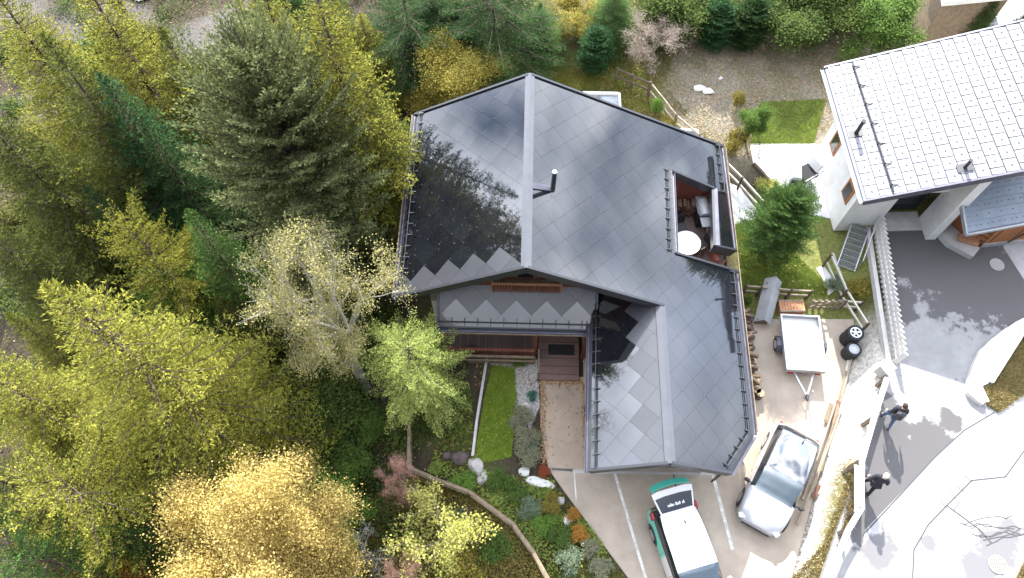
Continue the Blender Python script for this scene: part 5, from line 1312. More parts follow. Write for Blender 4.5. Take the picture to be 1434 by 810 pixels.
# timber annex with its own lower roof
an = empty('timber_annex', (*at(1330,320,1.2), 1.2), 0, 'small orange brown timber annex under a tiled roof tinted with blue grey shade against the white house', 'annex')
q0 = Vector((*at(1344,262,3.9),0)); q1 = Vector((*at(1354,327,3.5),0)); q2 = Vector((*at(1434,312,3.5),0)); dq = (q2-q1).normalized(); up_ = Vector((-dq.y,dq.x,0)); wd_ = (q0-q1).dot(up_)+.5
sh = (q0-q1).dot(dq)/max(.1,(q0-q1).dot(up_))
def aloc(u, v): p = q1+dq*(u+v*sh)+up_*v; return (p.x, p.y)
fz = lambda v: 3.5+.22*v
P_ = [aloc(0,0), aloc(5,0), aloc(5,wd_), aloc(0,wd_)]; zt_ = [fz(0),fz(0),fz(wd_),fz(wd_)]
ar_ = MB().prism(P_, [z-.16 for z in zt_], zt_).build('roof', 'shingle_edge', an)
mb = MB(); v = .03; row = 0
while v < wd_-.05:
    u = -.25*(row%2)
    while u < 4.9:
        ua, ub = max(u,.03)+.004, min(u+.5,4.95)-.004; vb = min(v+.40, wd_)
        if ub-ua > .04:
            c_ = [(*aloc(ua,v), fz(v)+.03),(*aloc(ub,v), fz(v)+.03),(*aloc(ub,vb), fz(vb)+.010),(*aloc(ua,vb), fz(vb)+.010),(*aloc(ua,v), fz(v)+.004),(*aloc(ub,v), fz(v)+.004)]
            mb.add(c_, [[0,1,2,3],[4,5,1,0]], 0)
            for f in ((.5,) if row%2 else (.2,.8)): m_ = aloc(ua+(ub-ua)*f, v+.2); mb.box((*m_, fz(v+.2)+.03), (.035,.035,.03), mi=1)
        u += .5
    v += .37; row += 1
mb.build('roof_tiles', ['shaded_shingle','shingle_edge'], ar_)
mb = MB(); mb.beam((*aloc(-.03,-.03),3.46),(*aloc(-.03,wd_),fz(wd_)-.04),.06,.2); mb.beam((*aloc(-.03,-.05),3.44),(*aloc(5,-.05),3.44),.07,.12); mb.build('gutter', 'zinc', ar_)
w0 = at(1312,304,1.2); w1 = at(1350,338,1.2); w2 = at(1374,345,1.2); w3 = (w2[0]+4, w2[1]+.5)
mb = MB(); mb.prism([w0, w1, w2, w3, (w3[0], w3[1]+2.5), (w0[0]+.6, w0[1]+1.2)], 1.25, [fz(0)-.18,3.30,3.30,3.30,3.4,3.4]); mb.build('wall', 'wood_annex', an)
MB().prism([at(1372,347,1.2), (w3[0]+.1,w3[1]-.1), (w3[0]+.1,w3[1]+.1), at(1374,343,1.2)], 1.2, 1.42).build('plinth', 'concrete_grey', an)
mb = MB()
for k in range(6): t = k/5; mb.beam((w1[0]+.1+t*.0,w1[1]-.03,1.6+k*.28),(w2[0]-.1,w2[1]-.05,1.6+k*.28),.02,.05)
for t in (.35,.8): px_ = w2[0]+(w3[0]-w2[0])*t*.6; mb.beam((px_,w2[1]-.05,1.6),(px_+.7,w2[1]-.02+.05,2.9),.05,.1)
mb.build('brace', 'fence_dark', an)
pt = [at(1298,305,1.2), at(1308,328,1.2), at(1324,346,1.2), at(1358,364,1.2), at(1368,352,1.2), at(1350,340,1.2), at(1312,304,1.2)]
mb = MB(); mb.prism(pt, 1.1, 1.46); single('retaining_kerb', mb, 'concrete_grey', 'angular grey concrete kerb at the foot of the timber annex', 'kerb', loc=(*pt[2],1.2))
mb = MB(); mb.box((*at(1355,337,1.5),1.56),(.8,.35,.14),rz=-.35,bev=.02); single('timber_box', mb, 'crate_wood', 'orange timber box on the kerb under the annex roof corner', 'box')
# metal stairs down to the garden
st = empty('metal_stairs', (*at(1192,345,1.2), .9), 0, 'galvanised grating stairs between the driveway corner and the garden', 'stairs')
sa = Vector((*at(1206,314,1.4),1.38)); sb_ = Vector((*at(1184,376,.8),.78)); dd = (sb_-sa); hd = Vector((dd.x,dd.y,0)).normalized(); pd = Vector((-hd.y,hd.x,0))
for s in (-1,1): MB().beam(sa+pd*s*.36, sb_+pd*s*.36, .04, .16).build('stringer', 'steel', st)
for k in range(8):
    c_ = sa.lerp(sb_, (k+.5)/8); mb = MB()
    for j in range(5): mb.beam(c_+hd*(-.09+j*.045)-pd*.34, c_+hd*(-.09+j*.045)+pd*.34, .012, .03)
    mb.beam(c_-hd*.11-pd*.34, c_-hd*.11+pd*.34, .02, .04); mb.beam(c_+hd*.11-pd*.34, c_+hd*.11+pd*.34, .02, .04); mb.build('tread', 'steel', st)
MB().tube([sa+pd*.36+Vector((0,0,.9)), sb_+pd*.36+Vector((0,0,.9))], .02, 8).build('handrail', 'steel', st)
for t in (0.02,.98): c_ = sa.lerp(sb_, t)+pd*.36; MB().tube([c_, c_+Vector((0,0,.9))], .016, 8).build('baluster', 'steel', st)
# patio furniture
px0_, py0_ = at(1108,252,1.4); pc = empty('heat_pump', (px0_,py0_,1.25), -.15, 'grey cabinet shaped garden unit standing on the white patio', 'heat pump')
MB().box((0,0,.45),(.42,.95,.85),bev=.03).build('casing','zinc',pc,local=True); MB().box((0,0,.895),(.36,.85,.03)).build('lid','steel',pc,local=True); MB().box((0,-.49,.45),(.3,.02,.6)).build('grille','dark_metal',pc,local=True)
lx, ly = at(1129,243,1.5); lc = empty('lounge_chair', (lx,ly,1.25), .5, 'low lounge chair with crumpled black cushions beside the grey unit', 'lounge chair')
MB().box((0,0,.28),(.85,.75,.2),bev=.07).build('cushion','cushion_black',lc,local=True); MB().box((.42,.1,.55),(.14,.75,.55),rot=Matrix.Rotation(R(14),4,'Y'),bev=.04).build('backrest','white_render',lc,local=True)
for sx in (-.38,.38):
    for sy in (-.32,.32): MB().tube([(sx,sy,.25),(sx,sy,0)],.018,6).build('leg','steel',lc,local=True)
MB().beam((-.45,-.4,.45),(.5,-.4,.62),.05,.04).build('armrest','steel',lc,local=True)
# top right: far building, woodpile and lane
fb = empty('far_building', (*at(1380,-20,1.8),1.8), 0, 'building with a white roof edge cut by the top right border', 'building')
fr4 = [at(1322,4,5.2), at(1445,-8,5.2), at(1460,-80,5.2), at(1310,-80,5.2)]
MB().prism(fr4, 5.0, 5.25).build('roof', 'patio', fb); MB().prism([(p[0]*1.0+(.4 if i in (0,3) else -.4), p[1]+(.5 if i < 2 else -.5)) for i,p in enumerate(fr4)], 1.2, 4.99).build('wall', 'old_wood', fb)
mb = MB(); mb.beam((*at(1322,5,5.0),4.98),(*at(1445,-7,5.0),4.98),.08,.16); mb.build('gutter','dark_metal',fb)
tri_sheet('lane', [at(1325,8,1.9), at(1450,-4,1.9), at(1470,38,1.9), at(1410,44,1.9), at(1365,30,1.9), at(1322,24,1.9)], 'asphalt_pale', .03, .3)
ha_ = at(1308,34,2); hb_ = at(1360,27,2); hd_ = empty('woodpile', (*ha_, hz(*ha_)), 0, 'low brown woodpile beyond the white tiled roof', 'fence')
mb = MB(); rd = random.Random(3)
for k in range(150):
    t = rd.random(); x = ha_[0]+(hb_[0]-ha_[0])*t; y = ha_[1]+(hb_[1]-ha_[1])*t; z = hz(x,y); mb.tube([(x,y+rd.uniform(-.15,.15),z+rd.uniform(0,.3)),(x+rd.uniform(-.3,.3),y+rd.uniform(-.15,.15),z+rd.uniform(.4,.8))], .02, 4)
mb.build('brushwood', 'rust', hd_)  # the woodpile is shaped as one mesh of loose sticks
for t in (0,.5,1): x = ha_[0]+(hb_[0]-ha_[0])*t; y = ha_[1]+(hb_[1]-ha_[1])*t; MB().box((x,y,hz(x,y)+.4),(.08,.08,.9)).build('post','fence_dark',hd_)
# white framed garden frames behind the chalet
def cold_frame(p, w, d, label):
    z = hz(*p); e = empty('cold_frame', (*p, z), HA, label, 'cold frame')
    for s in (-1,1): MB().box((s*w/2,0,.2),(.09,d,.45)).build('frame_board','white_render',e,local=True); MB().box((0,s*d/2,.2),(w-.095,.09,.45)).build('frame_board','white_render',e,local=True)
    MB().box((0,0,.30),(w-.1,d-.1,.012)).build('glass','windscreen',e,local=True); return e
p_ = at(868,150,1.7); cold_frame((p_[0]-.85,p_[1]+.0), 1.7, 1.5, 'larger white framed glass cold frame behind the roof edge')
p_ = at(974,193,1.3); cold_frame((p_[0]-.5,p_[1]-.3), 1.0, .9, 'smaller white framed glass cold frame near the fence and the roof edge')
# ------------------------------------------------------------------ lower right kerb wall and grass island
wl = [(1440,443),(1404,462),(1374,489),(1359,520),(1354,548),(1367,561),(1376,567),(1382,560),(1375,541),(1387,535),(1409,496),(1440,460)]
rd = random.Random(12)
wlp = []
for i in range(len(wl)):
    a_, b_ = wl[i], wl[(i+1)%len(wl)]; n = max(1, int(math.hypot(a_[0]-b_[0], a_[1]-b_[1])/9)) if i < 5 else 1
    for k in range(n): t = k/n; j = .7 if i < 5 else 0; wlp.append(at(a_[0]+(b_[0]-a_[0])*t+rd.uniform(-j,j)*2, a_[1]+(b_[1]-a_[1])*t+rd.uniform(-j,j)*2, 1.4))
mb = MB(); mb.prism(wlp, 1.1, [1.42+rd.uniform(0,.05) for _ in wlp]); single('rubble_wall', mb, 'rock_white', 'low curved white stone wall edging the grass island at the right', 'wall', loc=(*wlp[0],1.2))
mb = MB(); mb.beam((*at(1436,462,1.6),1.52),(*at(1390,534,1.6),1.52),.14,.12); mb.beam((*at(1376,545,1.6),1.50),(*at(1384,562,1.6),1.50),.14,.12); single('wall_coping', mb, 'picket_white', 'white straight coping beam along the inner side of the curved stone wall', 'coping')
gi = [at(1440,463,1.25), at(1411,498,1.25), at(1389,538,1.25), at(1377,545,1.25), at(1382,566,1.25), at(1398,578,1.25), at(1440,548,1.25)]
o = MB().prism(gi, 1.1, 1.235).build('grass_island', 'moss_soil' if 'moss_soil' in MATS else 'soil'); tag(o, kind='structure')
def flat_scatter(name, poly, z, n, size, m, seed, label, up=True):
    rg = np.random.RandomState(seed); P = poly_sampler(poly)(rg, n); n = len(P); pos = np.stack([P[:,0],P[:,1],np.full(n,z)],1)
    bd = norm(rg.normal(0,.5,(n,3))+np.array([0,0,1.])) if up else norm(rand_dirs(rg,n)*np.array([1,1,.25])); sd = norm(np.cross(bd, norm(np.array([0,0,1.])+.6*rg.normal(size=(n,3))))); L_ = size*rg.uniform(.5,1.4,n)
    V, F = blades(pos, bd, sd, L_, L_*(.12 if up else .42)); me = np_mesh(name, V, F, None, [m]); o = bpy.data.objects.new(name, me); COL.objects.link(o); return tag(o, label, name.replace('_',' '), kind='stuff')
flat_scatter('island_grass', gi, 1.235, 30000, .12, 'dry_blade', 31, 'dry yellow grass of the island at the right edge')
gi2 = [at(1432,790,1.22), at(1440,775,1.22), at(1440,815,1.22), at(1420,815,1.22)]
flat_scatter('corner_grass', gi2, 1.215, 2500, .12, 'dry_blade', 32, 'tuft of dry grass in the lower right corner')
# manhole covers
def manhole(px_, py_, r, z, label, m):
    x, y = at(px_, py_, z); e = empty('manhole_cover', (x,y,z), 0, label, 'manhole cover'); 
    mb = MB(); mb.tube([(0,0,-.03),(0,0,.012)], r, 32); mb.build('disc', m, e, local=True)
    mb = MB()
    for k in range(24):
        a0 = k*math.pi/12; a1 = (k+1)*math.pi/12; mb.beam((r*1.06*math.cos(a0),r*1.06*math.sin(a0),.012),(r*1.06*math.cos(a1),r*1.06*math.sin(a1),.012),.035,.02)
    mb.build('ring','concrete_grey',e,local=True)
    mb = MB()
    for i in range(-3,4):
        l = math.sqrt(max(0,r*r-(i*r/4)**2))*.9; mb.box((0,i*r/4,.016),(2*l,.018,.01)); mb.box((i*r/4,0,.0162),(.018,2*l,.0105))
    mb.build('ribs','concrete_grey',e,local=True); return e
manhole(1397,791,.27,1.215,'round reddish manhole cover in the lower right corner','rust')
manhole(1396,371,.25,1.205,'round dark manhole cover on the shaded driveway','asphalt')
# ------------------------------------------------------------------ parking pad things
def log(p, d, L_, r, seed):
    mb = MB(); p = Vector(p); d = Vector(d).normalized(); rd = random.Random(seed)
    e = empty('log', p, 0, 'cut firewood log in the long stack against the garage wall', 'log', 'firewood logs stacked beside the garage')
    MB().tube([p-d*L_/2, p+d*L_/2], [r, r*rd.uniform(.85,1)], 9, cap=False).build('bark', 'log_bark', e)
    mb = MB()
    for s in (-1,1):
        c_ = p+d*s*(L_/2-.001); a_ = d.cross(Vector((0,0,1)) if abs(d.z) < .9 else Vector((1,0,0))).normalized(); b_ = d.cross(a_); vs = [c_+(a_*math.cos(k*math.pi*2/9)+b_*math.sin(k*math.pi*2/9))*r*.97 for k in range(9)]; mb.add(vs, [list(range(9)) if s > 0 else list(range(9))[::-1]])
    mb.build('cut_end', 'log_end', e)
rd = random.Random(21)
lA = at(1047,438,.5); lB = at(1057,548,.5); yl0 = lA[1]; yl1 = lB[1]; k = 0
y = yl0
while y > yl1:
    t = (yl0-y)/(yl0-yl1); x = lA[0]+(lB[0]-lA[0])*t
    for lv in range(4):
        if lv == 3 and rd.random() < .4: continue
        r = rd.uniform(.065,.125); zz = .10+lv*.21+rd.uniform(-.02,.03)
        log((x-.1*lv*.3+rd.uniform(-.10,.10)-.02, y+rd.uniform(-.06,.06), zz), (1, rd.uniform(-.75,.75), rd.uniform(-.35,.35)), rd.uniform(.28,.48), r, k); k += 1
    y -= .235
for i, (a_, b_) in enumerate([(1060,532),(1058,548),(1063,553)]):
    x, y = at(a_, b_, .2); mb = MB(); e = empty('chopping_block', (x,y,0), 0, ['thick upright log round, upper one at the lower end of the wood stack','brown upright log round, middle one at the lower end of the wood stack','dark upright log round, lowest at the end of the wood stack'][i], 'log round')
    MB().tube([(0,0,0),(0,0,.42)], .17, 14, cap=False).build('bark','log_bark',e,local=True); MB().tube([(0,0,.38),(0,0,.421)], .165, 14).build('cut_end','log_end',e,local=True)
# crate
x, y = at(1108,430,.35); cr_ = empty('garden_crate', (x,y,0), 0, 'orange brown slatted timber crate behind the trailer', 'crate')
MB().box((0,0,.22),(1.02,.5,.42),bev=.01).build('box','crate_wood',cr_,local=True)
for k in range(9): MB().box((-.46+k*.115,0,.445),(.09,.44,.02)).build('lid_slat','crate_wood',cr_,local=True)
for s in (-1,1): MB().box((0,s*.24,.45),(1.04,.05,.04)).build('lid_frame','fence_wood',cr_,local=True)
# long ridge shaped sheet metal cover
x0_, y0_ = at(1073,452,.15); x1_, y1_ = at(1088,388,.75)
rc = empty('sheet_metal_cover', (x0_,y0_,0), 0, 'long ridge shaped cover of pale grey sheet metal lying on the lawn edge', 'metal cover')
a_ = Vector((*at(1071,448,.6),.6)); b_ = Vector((*at(1087,387,1.5),1.5)); d_ = (b_-a_).normalized(); s_ = Vector((d_.y,-d_.x,0)).normalized()
for nm, s in (('left_sheet',-1),('right_sheet',1)):
    mb = MB(); w_ = .34; vs = [a_, b_, b_+s_*s*w_-Vector((0,0,.36)), a_+s_*s*w_-Vector((0,0,.36))]; vs += [v-Vector((0,0,.02)) for v in vs]
    mb.add(vs, [[0,1,2,3],[7,6,5,4],[0,4,5,1],[1,5,6,2],[2,6,7,3],[3,7,4,0]]); mb.build('sheet', 'zinc', rc)
for t in (.08,.92):
    c_ = a_.lerp(b_, t); MB().box((c_.x,c_.y,(c_.z-.25+0)/2),(.5,.08,c_.z-.25)).build('trestle','old_wood',rc)
# trailer
tl = Vector((*at(1093,443,.72),0)); tr_ = Vector((*at(1147,441,.72),0)); bl_ = Vector((*at(1103,521,.72),0)); br_ = Vector((*at(1156,517,.72),0)); ctr = (tl+tr_+bl_+br_)/4
ax = ((bl_-tl)+(br_-tr_)).normalized(); W_ = ((tr_-tl).length+(br_-bl_).length)/2; LL = ((bl_-tl).length+(br_-tr_).length)/2
rz = math.atan2(ax.y, ax.x)+math.pi/2
t_ = empty('car_trailer', (ctr.x,ctr.y,0), rz, 'open white box trailer with galvanised sides parked on the pad', 'trailer')
MB().box((0,0,.47),(W_-.06,LL-.06,.05)).build('floor','patio',t_,local=True)
for s in (-1,1):
    sd_ = MB().box((s*(W_/2-.015),0,.60),(.03,LL,.26)).build('side_panel','zinc',t_,local=True); MB().box((s*(W_/2-.015),0,.745),(.055,LL+.02,.03)).build('rim','picket_white',sd_,local=True)
    sd_ = MB().box((0,s*(LL/2-.015),.60),(W_-.062,.03,.26)).build('end_panel','zinc',t_,local=True); MB().box((0,s*(LL/2-.015),.747),(W_-.062,.055,.03)).build('rim','picket_white',sd_,local=True)
    wmb = MB(); wmb.tube([(s*(W_/2+.03),.05,.28),(s*(W_/2+.18),.05,.28)], .28, 20); wh = wmb.build('wheel','rubber',t_,local=True); wmb = MB(); wmb.tube([(s*(W_/2+.17),.05,.28),(s*(W_/2+.19),.05,.28)], .17, 16); wmb.build('rim','alloy',wh,local=True)
    mb = MB()
    for k in range(6):
        a0 = math.pi*k/6; a1 = math.pi*(k+1)/6; mb.beam((s*(W_/2+.11),.05+.33*math.cos(a0),.28+.33*math.sin(a0)),(s*(W_/2+.11),.05+.33*math.cos(a1),.28+.33*math.sin(a1)),.2,.02, up=(0,math.cos((a0+a1)/2),math.sin((a0+a1)/2)))
    mb.build('mudguard','gutter_metal',t_,local=True)
    MB().box((s*(W_/2-.25),-LL/2-.01,.40),(.22,.04,.1)).build('lamp','lamp_red' if s < 0 else 'lamp_red',t_,local=True)
for s in (-1,1): MB().beam((s*.38,-LL/2+.02,.40),(0,-LL/2-.95,.42),.06,.07).build('drawbar','steel',t_,local=True)
MB().box((0,-LL/2-1.0,.45),(.1,.26,.1),bev=.02).build('coupling','dark_metal',t_,local=True)
jw = MB().tube([(.14,-LL/2-.85,.12),(.14,-LL/2-.85,.75)],.028,10).build('jockey_post','steel',t_,local=True); MB().tube([(.10,-LL/2-.85,.10),(.18,-LL/2-.85,.10)],.10,14).build('jockey_wheel','rubber',t_,local=True)
# tyres
def tyre_stack(px_, py_, n, rr_, labels, alloy, group, spk):
    x, y = at(px_, py_, .0)
    for i in range(n):
        z = .11+i*.22; e = empty('tyre', (x+.01*(i%2), y-.008*i, z), i*.5, labels[i], 'tyre', group)
        prof = [(rr_*.60,-.09),(rr_*.92,-.105),(rr_,-.07),(rr_,.07),(rr_*.92,.105),(rr_*.60,.09)]; vs = []; N_ = 30
        for k in range(N_):
            a_ = k*2*math.pi/N_
            for r_, z_ in prof: vs.append((r_*math.cos(a_), r_*math.sin(a_), z_))
        fs = []
        for k in range(N_):
            for j in range(6): fs.append([k*6+j, ((k+1)%N_)*6+j, ((k+1)%N_)*6+(j+1)%6, k*6+(j+1)%6])
        MB().add(vs, fs, 0, True).build('rubber_ring','rubber',e,local=True)
        mb = MB(); R1 = rr_*.62
        for k in range(24): a0 = k*math.pi/12; a1 = a0+math.pi/12; mb.beam((R1*math.cos(a0),R1*math.sin(a0),.04),(R1*math.cos(a1),R1*math.sin(a1),.04),.035,.12)
        for k in range(spk):
            a_ = k*2*math.pi/spk
            for da in ((-.14,.14) if spk < 7 else (0,)): mb.beam((.05*math.cos(a_),.05*math.sin(a_),.06),(R1*math.cos(a_+da),R1*math.sin(a_+da),.07),.035 if spk < 7 else .05,.03)
        mb.tube([(0,0,.02),(0,0,.08)], .07, 14); mb.build('wheel_rim', alloy, e, local=True)
        if spk < 7: MB().tube([(0,0,-.06),(0,0,.0)], R1, 20).build('brake_disc','black_plastic',e,local=True)
nm = ['lowest','second lowest','second highest','topmost']
tyre_stack(1186, 477, 4, .33, [s+' tyre of the stack with the five spoke alloy wheel by the fence' for s in nm], 'alloy', 'tyres in the upper stack', 5)
tyre_stack(1187, 497, 3, .30, [s+' tyre of the nearer lower stack with the plain silver wheel' for s in ('lowest','middle','topmost')], 'zinc', 'tyres in the lower stack', 12)
# poles and planks along the bank
rd = random.Random(31)
poles = [((1198,482),(1166,600),'long pale pole at the top of the bank below the tyres'),((1185,520),(1150,660),'long grey pole along the middle of the bank foot'),((1172,560),(1124,700),'long weathered pole beside the reddish planks'),((1178,575),(1136,690),'pale thin pole nearest the white bank stones'),((1150,650),(1116,735),'short pale pole at the lower end of the bank')]
for a_, b_, lb in poles:
    p = Vector((*at(*a_, .25), .25)); q = Vector((*at(*b_, .2), .2)); mb = MB(); mb.tube([p, p.lerp(q,.5)+Vector((0,0,.03)), q], [.035,.045,.05], 8); single('timber_pole', mb, 'fence_wood' if 'grey' not in lb else 'old_wood', lb, 'pole', loc=p)
for a_, b_, lb, m_ in [((1164,566),(1156,592),'short grey plank left of the reddish boards by the bank','old_wood'),((1174,562),(1164,595),'reddish board leaning at the bank foot','rust'),((1146,680),(1139,698),'short brown plank at the lower end of the pole heap','rust')]:
    p = Vector((*at(*a_, .25), .3)); q = Vector((*at(*b_, .1), .12)); mb = MB(); mb.beam(p, q, .16, .03); single('plank', mb, m_, lb, 'plank', loc=p)
# bicycles
def bicycle(loc, rz, label, lean=0.12):
    e = empty('bicycle', loc, rz, label, 'bicycle', None); e.rotation_euler = (lean, 0, rz)
    for x in (-.52,.52):
        vs = []; mb = MB(); N_ = 28
        for k in range(N_): a0 = k*2*math.pi/N_; a1 = (k+1)*2*math.pi/N_; mb.tube([(x+.33*math.cos(a0),0,.34+.33*math.sin(a0)),(x+.33*math.cos(a1),0,.34+.33*math.sin(a1))], .02, 6, cap=False)
        w_ = mb.build('wheel','rubber',e,local=True); mb = MB()
        for k in range(14): a0 = k*2*math.pi/14; mb.tube([(x,0,.34),(x+.32*math.cos(a0),0,.34+.32*math.sin(a0))], .003, 3, cap=False)
        mb.build('spokes','steel',w_,local=True)
    mb = MB(); bb = (-.08,0,.3); sm = (-.22,0,.78); hd = (.36,0,.82)
    for p, q in ((bb,sm),(sm,hd),(bb,(.38,0,.68)),(bb,(-.52,0,.34)),(sm,(-.52,0,.34)),((.33,0,.92),(.52,0,.34))): mb.tube([p,q], .017, 8)
    mb.build('bicycle_frame','dark_metal',e,local=True); MB().box((-.25,0,.88),(.26,.13,.05),bev=.02).build('saddle','black_plastic',e,local=True); MB().tube([(.30,-.28,1.0),(.34,-.1,.97),(.34,.1,.97),(.30,.28,1.0)], .014, 8).build('handlebar','black_plastic',e,local=True)
    MB().tube([(-.08,-.05,.3),(-.08,.05,.3)],.09,14).build('crankset','steel',e,local=True)
bx, by = at(812,592,.3); bicycle((bx+.22,by,0), R(88), 'bicycle leaning on the garage wall beside the path', lean=.1)
bx, by = at(1010,672,.3); bicycle((8.0,6.55,0), R(35), 'bicycle standing under the cut garage roof corner', lean=-.05)
# ------------------------------------------------------------------ cars: lofted shells, front at -y
def catmull(K, n):
    out = []
    K = [np.array(k, float) for k in K]
    for i in range(len(K)-1):
        p0 = K[max(i-1,0)]; p1 = K[i]; p2 = K[i+1]; p3 = K[min(i+2,len(K)-1)]
        for j in range(n):
            t = j/n; v = .5*((2*p1)+(-p0+p2)*t+(2*p0-5*p1+4*p2-p3)*t*t+(-p0+3*p1-3*p2+p3)*t**3); lo = np.minimum(p1,p2)-.012; hi = np.maximum(p1,p2)+.012; out.append((i+t, np.clip(v, lo, hi)))
    out.append((len(K)-1, K[-1])); return out
def car_shell(e, L_, stations, i_cowl, i_roof0, i_roof1, i_rear, body, roofm, lower=None, rear_open=False, wheels=(.19,.80), wr=.32, lower_from=0):
    """stations: (yfrac, w_low, w_belt, z_belt, w_top, z_top)"""
    S = catmull(stations, 5); rows = []
    for u, s in S:
        y = -L_/2+s[0]*L_; wl, wb_, zb, wt, zt = s[1:]
        half = [(wl*.93,.20),(wl,.34),(wl*1.0,.55),((wl+wb_)/2+.01,(.55+zb)/2+.03),(wb_,zb),(wb_*.5+wt*.5+.018,(zb+zt)/2),(wt,zt),(wt*.86,zt+.030),(wt*.5,zt+.052),(0,zt+.06)]
        rows.append((u, [(x, y, z) for x, z in half]+[(-x, y, z) for x, z in half[-2::-1]]))
    n = len(rows[0][1]); V = [p for _, r in rows for p in r]
    sets = {}
    for i in range(len(rows)-1):
        u = (rows[i][0]+rows[i+1][0])/2
        for j in range(n-1):
            k = min(j, n-2-j)
            if k < 4:
                key = 'sill' if k == 0 else ('door_side' if lower and k < 4 and u >= lower_from else 'body')
            elif k in (4,5): key = 'side_window' if i_cowl+.25 < u < i_rear-.35 else 'body'
            else:
                if u < i_cowl: key = 'body'
                elif u < i_roof0: key = 'windscreen' if k > 6 or True else 'body'
                elif u < i_roof1: key = 'roof'
                elif u < i_rear: key = 'rear_window'
                else: key = 'body'
                if rear_open and u >= i_roof1: key = None
            if rear_open and k >= 4 and u >= i_roof1: key = None
            if key is None: continue
            if key in ('side_window','door_side'): key = (key, j < n//2)
            sets.setdefault(key, []).append([i*n+j, i*n+j+1, (i+1)*n+j+1, (i+1)*n+j])
    objs = {}
    mm = {'body': body, 'sill': 'black_plastic', 'door_side': lower or body, 'side_window': 'glass_dark', 'windscreen': 'windscreen', 'roof': roofm, 'rear_window': 'glass_dark'}
    for key, fs in sets.items():
        nm_ = key[0] if isinstance(key, tuple) else key
        used = sorted({i for f in fs for i in f}); mp_ = {u: i for i, u in enumerate(used)}
        mb = MB(); mb.add([V[u] for u in used], [[mp_[i] for i in f][::-1] for f in fs], 0, True)
        objs[nm_] = mb.build({'door_side': 'door'}.get(nm_, nm_), mm[nm_], e, local=True)
    b = objs['body']
    for r_, nmx in ((rows[0][1], 'front_panel'), (rows[-1][1], 'rear_panel')):
        mb = MB(); c_ = (0, r_[0][1]+(-.03 if nmx[0] == 'f' else .03), .5); mb.add(list(r_)+[c_], [[i, i+1, n] for i in range(n-1)]+[[n-1,0,n]], 0, True); mb.build(nmx, body if not rear_open or nmx[0] == 'f' else (lower or body), b, local=True)
    for s in (-1,1):
        for f in wheels:
            y = -L_/2+f*L_; wx = .80
            wb = MB().tube([(s*(wx-.12),y,wr),(s*(wx+.085),y,wr)], [wr,wr], 22).build('wheel','rubber',e,local=True)
            mb = MB(); mb.tube([(s*(wx+.08),y,wr),(s*(wx+.095),y,wr)], wr*.66, 18); mb.build('rim','alloy',wb,local=True)
            mb = MB()
            for k in range(9):
                a0 = math.pi*k/9-.0; a1 = math.pi*(k+1)/9; mb.beam((s*(wx+.075),y+(wr+.05)*math.cos(a0),wr+(wr+.05)*math.sin(a0)),(s*(wx+.075),y+(wr+.05)*math.cos(a1),wr+(wr+.05)*math.sin(a1)),.05,.05, up=(0,math.cos((a0+a1)/2),math.sin((a0+a1)/2)))
            mb.build('wheel_arch','black_plastic',b,local=True)
    return objs, rows
def mirror(e, x, y, z, s, m):
    MB().beam((s*x,y,z),(s*(x+.10),y,z+.03),.04,.03).build('mirror_arm','black_plastic',e,local=True)
    mb = MB(); mb.box((s*(x+.17),y,z+.06),(.20,.13,.13), rz=s*.2, bev=.035); mb.build('wing_mirror', m, e, local=True)
# silver hatchback
f_ = Vector((*at(1061,737,.6),0)); r_ = Vector((*at(1121,604,1.0),0)); d_ = (f_-r_).normalized(); cc_ = (f_+r_)/2; rz = math.atan2(d_.y,d_.x)+math.pi/2
c1 = empty('parked_car', (cc_.x,cc_.y,0), rz, 'silver hatchback with a dark glossy glass roof parked on the pad', 'car')
L1 = (f_-r_).length+.05
st1 = [(0,.50,.48,.60,.40,.64),(.03,.70,.67,.68,.58,.72),(.09,.81,.77,.80,.68,.86),(.18,.865,.82,.90,.72,.97),(.27,.875,.83,.96,.70,1.04),(.36,.88,.835,.985,.69,1.26),(.47,.885,.84,1.08,.725,1.50),(.62,.885,.845,1.10,.73,1.555),(.80,.885,.84,1.12,.71,1.52),(.90,.88,.82,1.12,.65,1.43),(.965,.86,.78,1.04,.60,1.10),(.99,.80,.72,.86,.62,.90),(1.0,.66,.6,.74,.5,.78)]
o1, rows1 = car_shell(c1, L1, st1, 4, 6, 9, 10, 'car_silver', 'glass_roof')
for s in (-1,1): mirror(c1, .84, -L1/2+.31*L1, .98, s, 'black_plastic')
MB().box((0,-L1/2+.02,.42),(1.22,.12,.26),bev=.05).build('bumper','car_bumper',c1,local=True)
MB().box((0,-L1/2-.045,.36),(1.05,.05,.09),bev=.02).build('grille','black_plastic',c1,local=True)
for s in (-1,1):
    MB().box((s*.62,-L1/2+.10,.66),(.30,.20,.11),rot=Matrix.Rotation(s*-.45,4,'Z') @ Matrix.Rotation(R(12),4,'X'),bev=.04).build('headlight','lamp_clear',c1,local=True)
    MB().box((s*.66,L1/2-.06,.86),(.22,.10,.14),rz=s*.5,bev=.03).build('tail_lamp','lamp_red',c1,local=True)
MB().box((.12,L1/2-.16*L1,1.60),(.035,.15,.05),bev=.012).build('roof_antenna','black_plastic',c1,local=True)
for s in (-.35,.15): MB().beam((s,-L1/2+.285*L1,1.10),(s+.5,-L1/2+.325*L1,1.19),.02,.015).build('wiper','black_plastic',c1,local=True)
mb = MB()
for s in (-1,1): mb.tube([(s*.725,-L1/2+.47*L1,1.53),(s*.73,-L1/2+.62*L1,1.585),(s*.71,-L1/2+.80*L1,1.55),(s*.65,-L1/2+.90*L1,1.455)], .022, 6)
mb.build('roof_rail','black_plastic',c1,local=True)
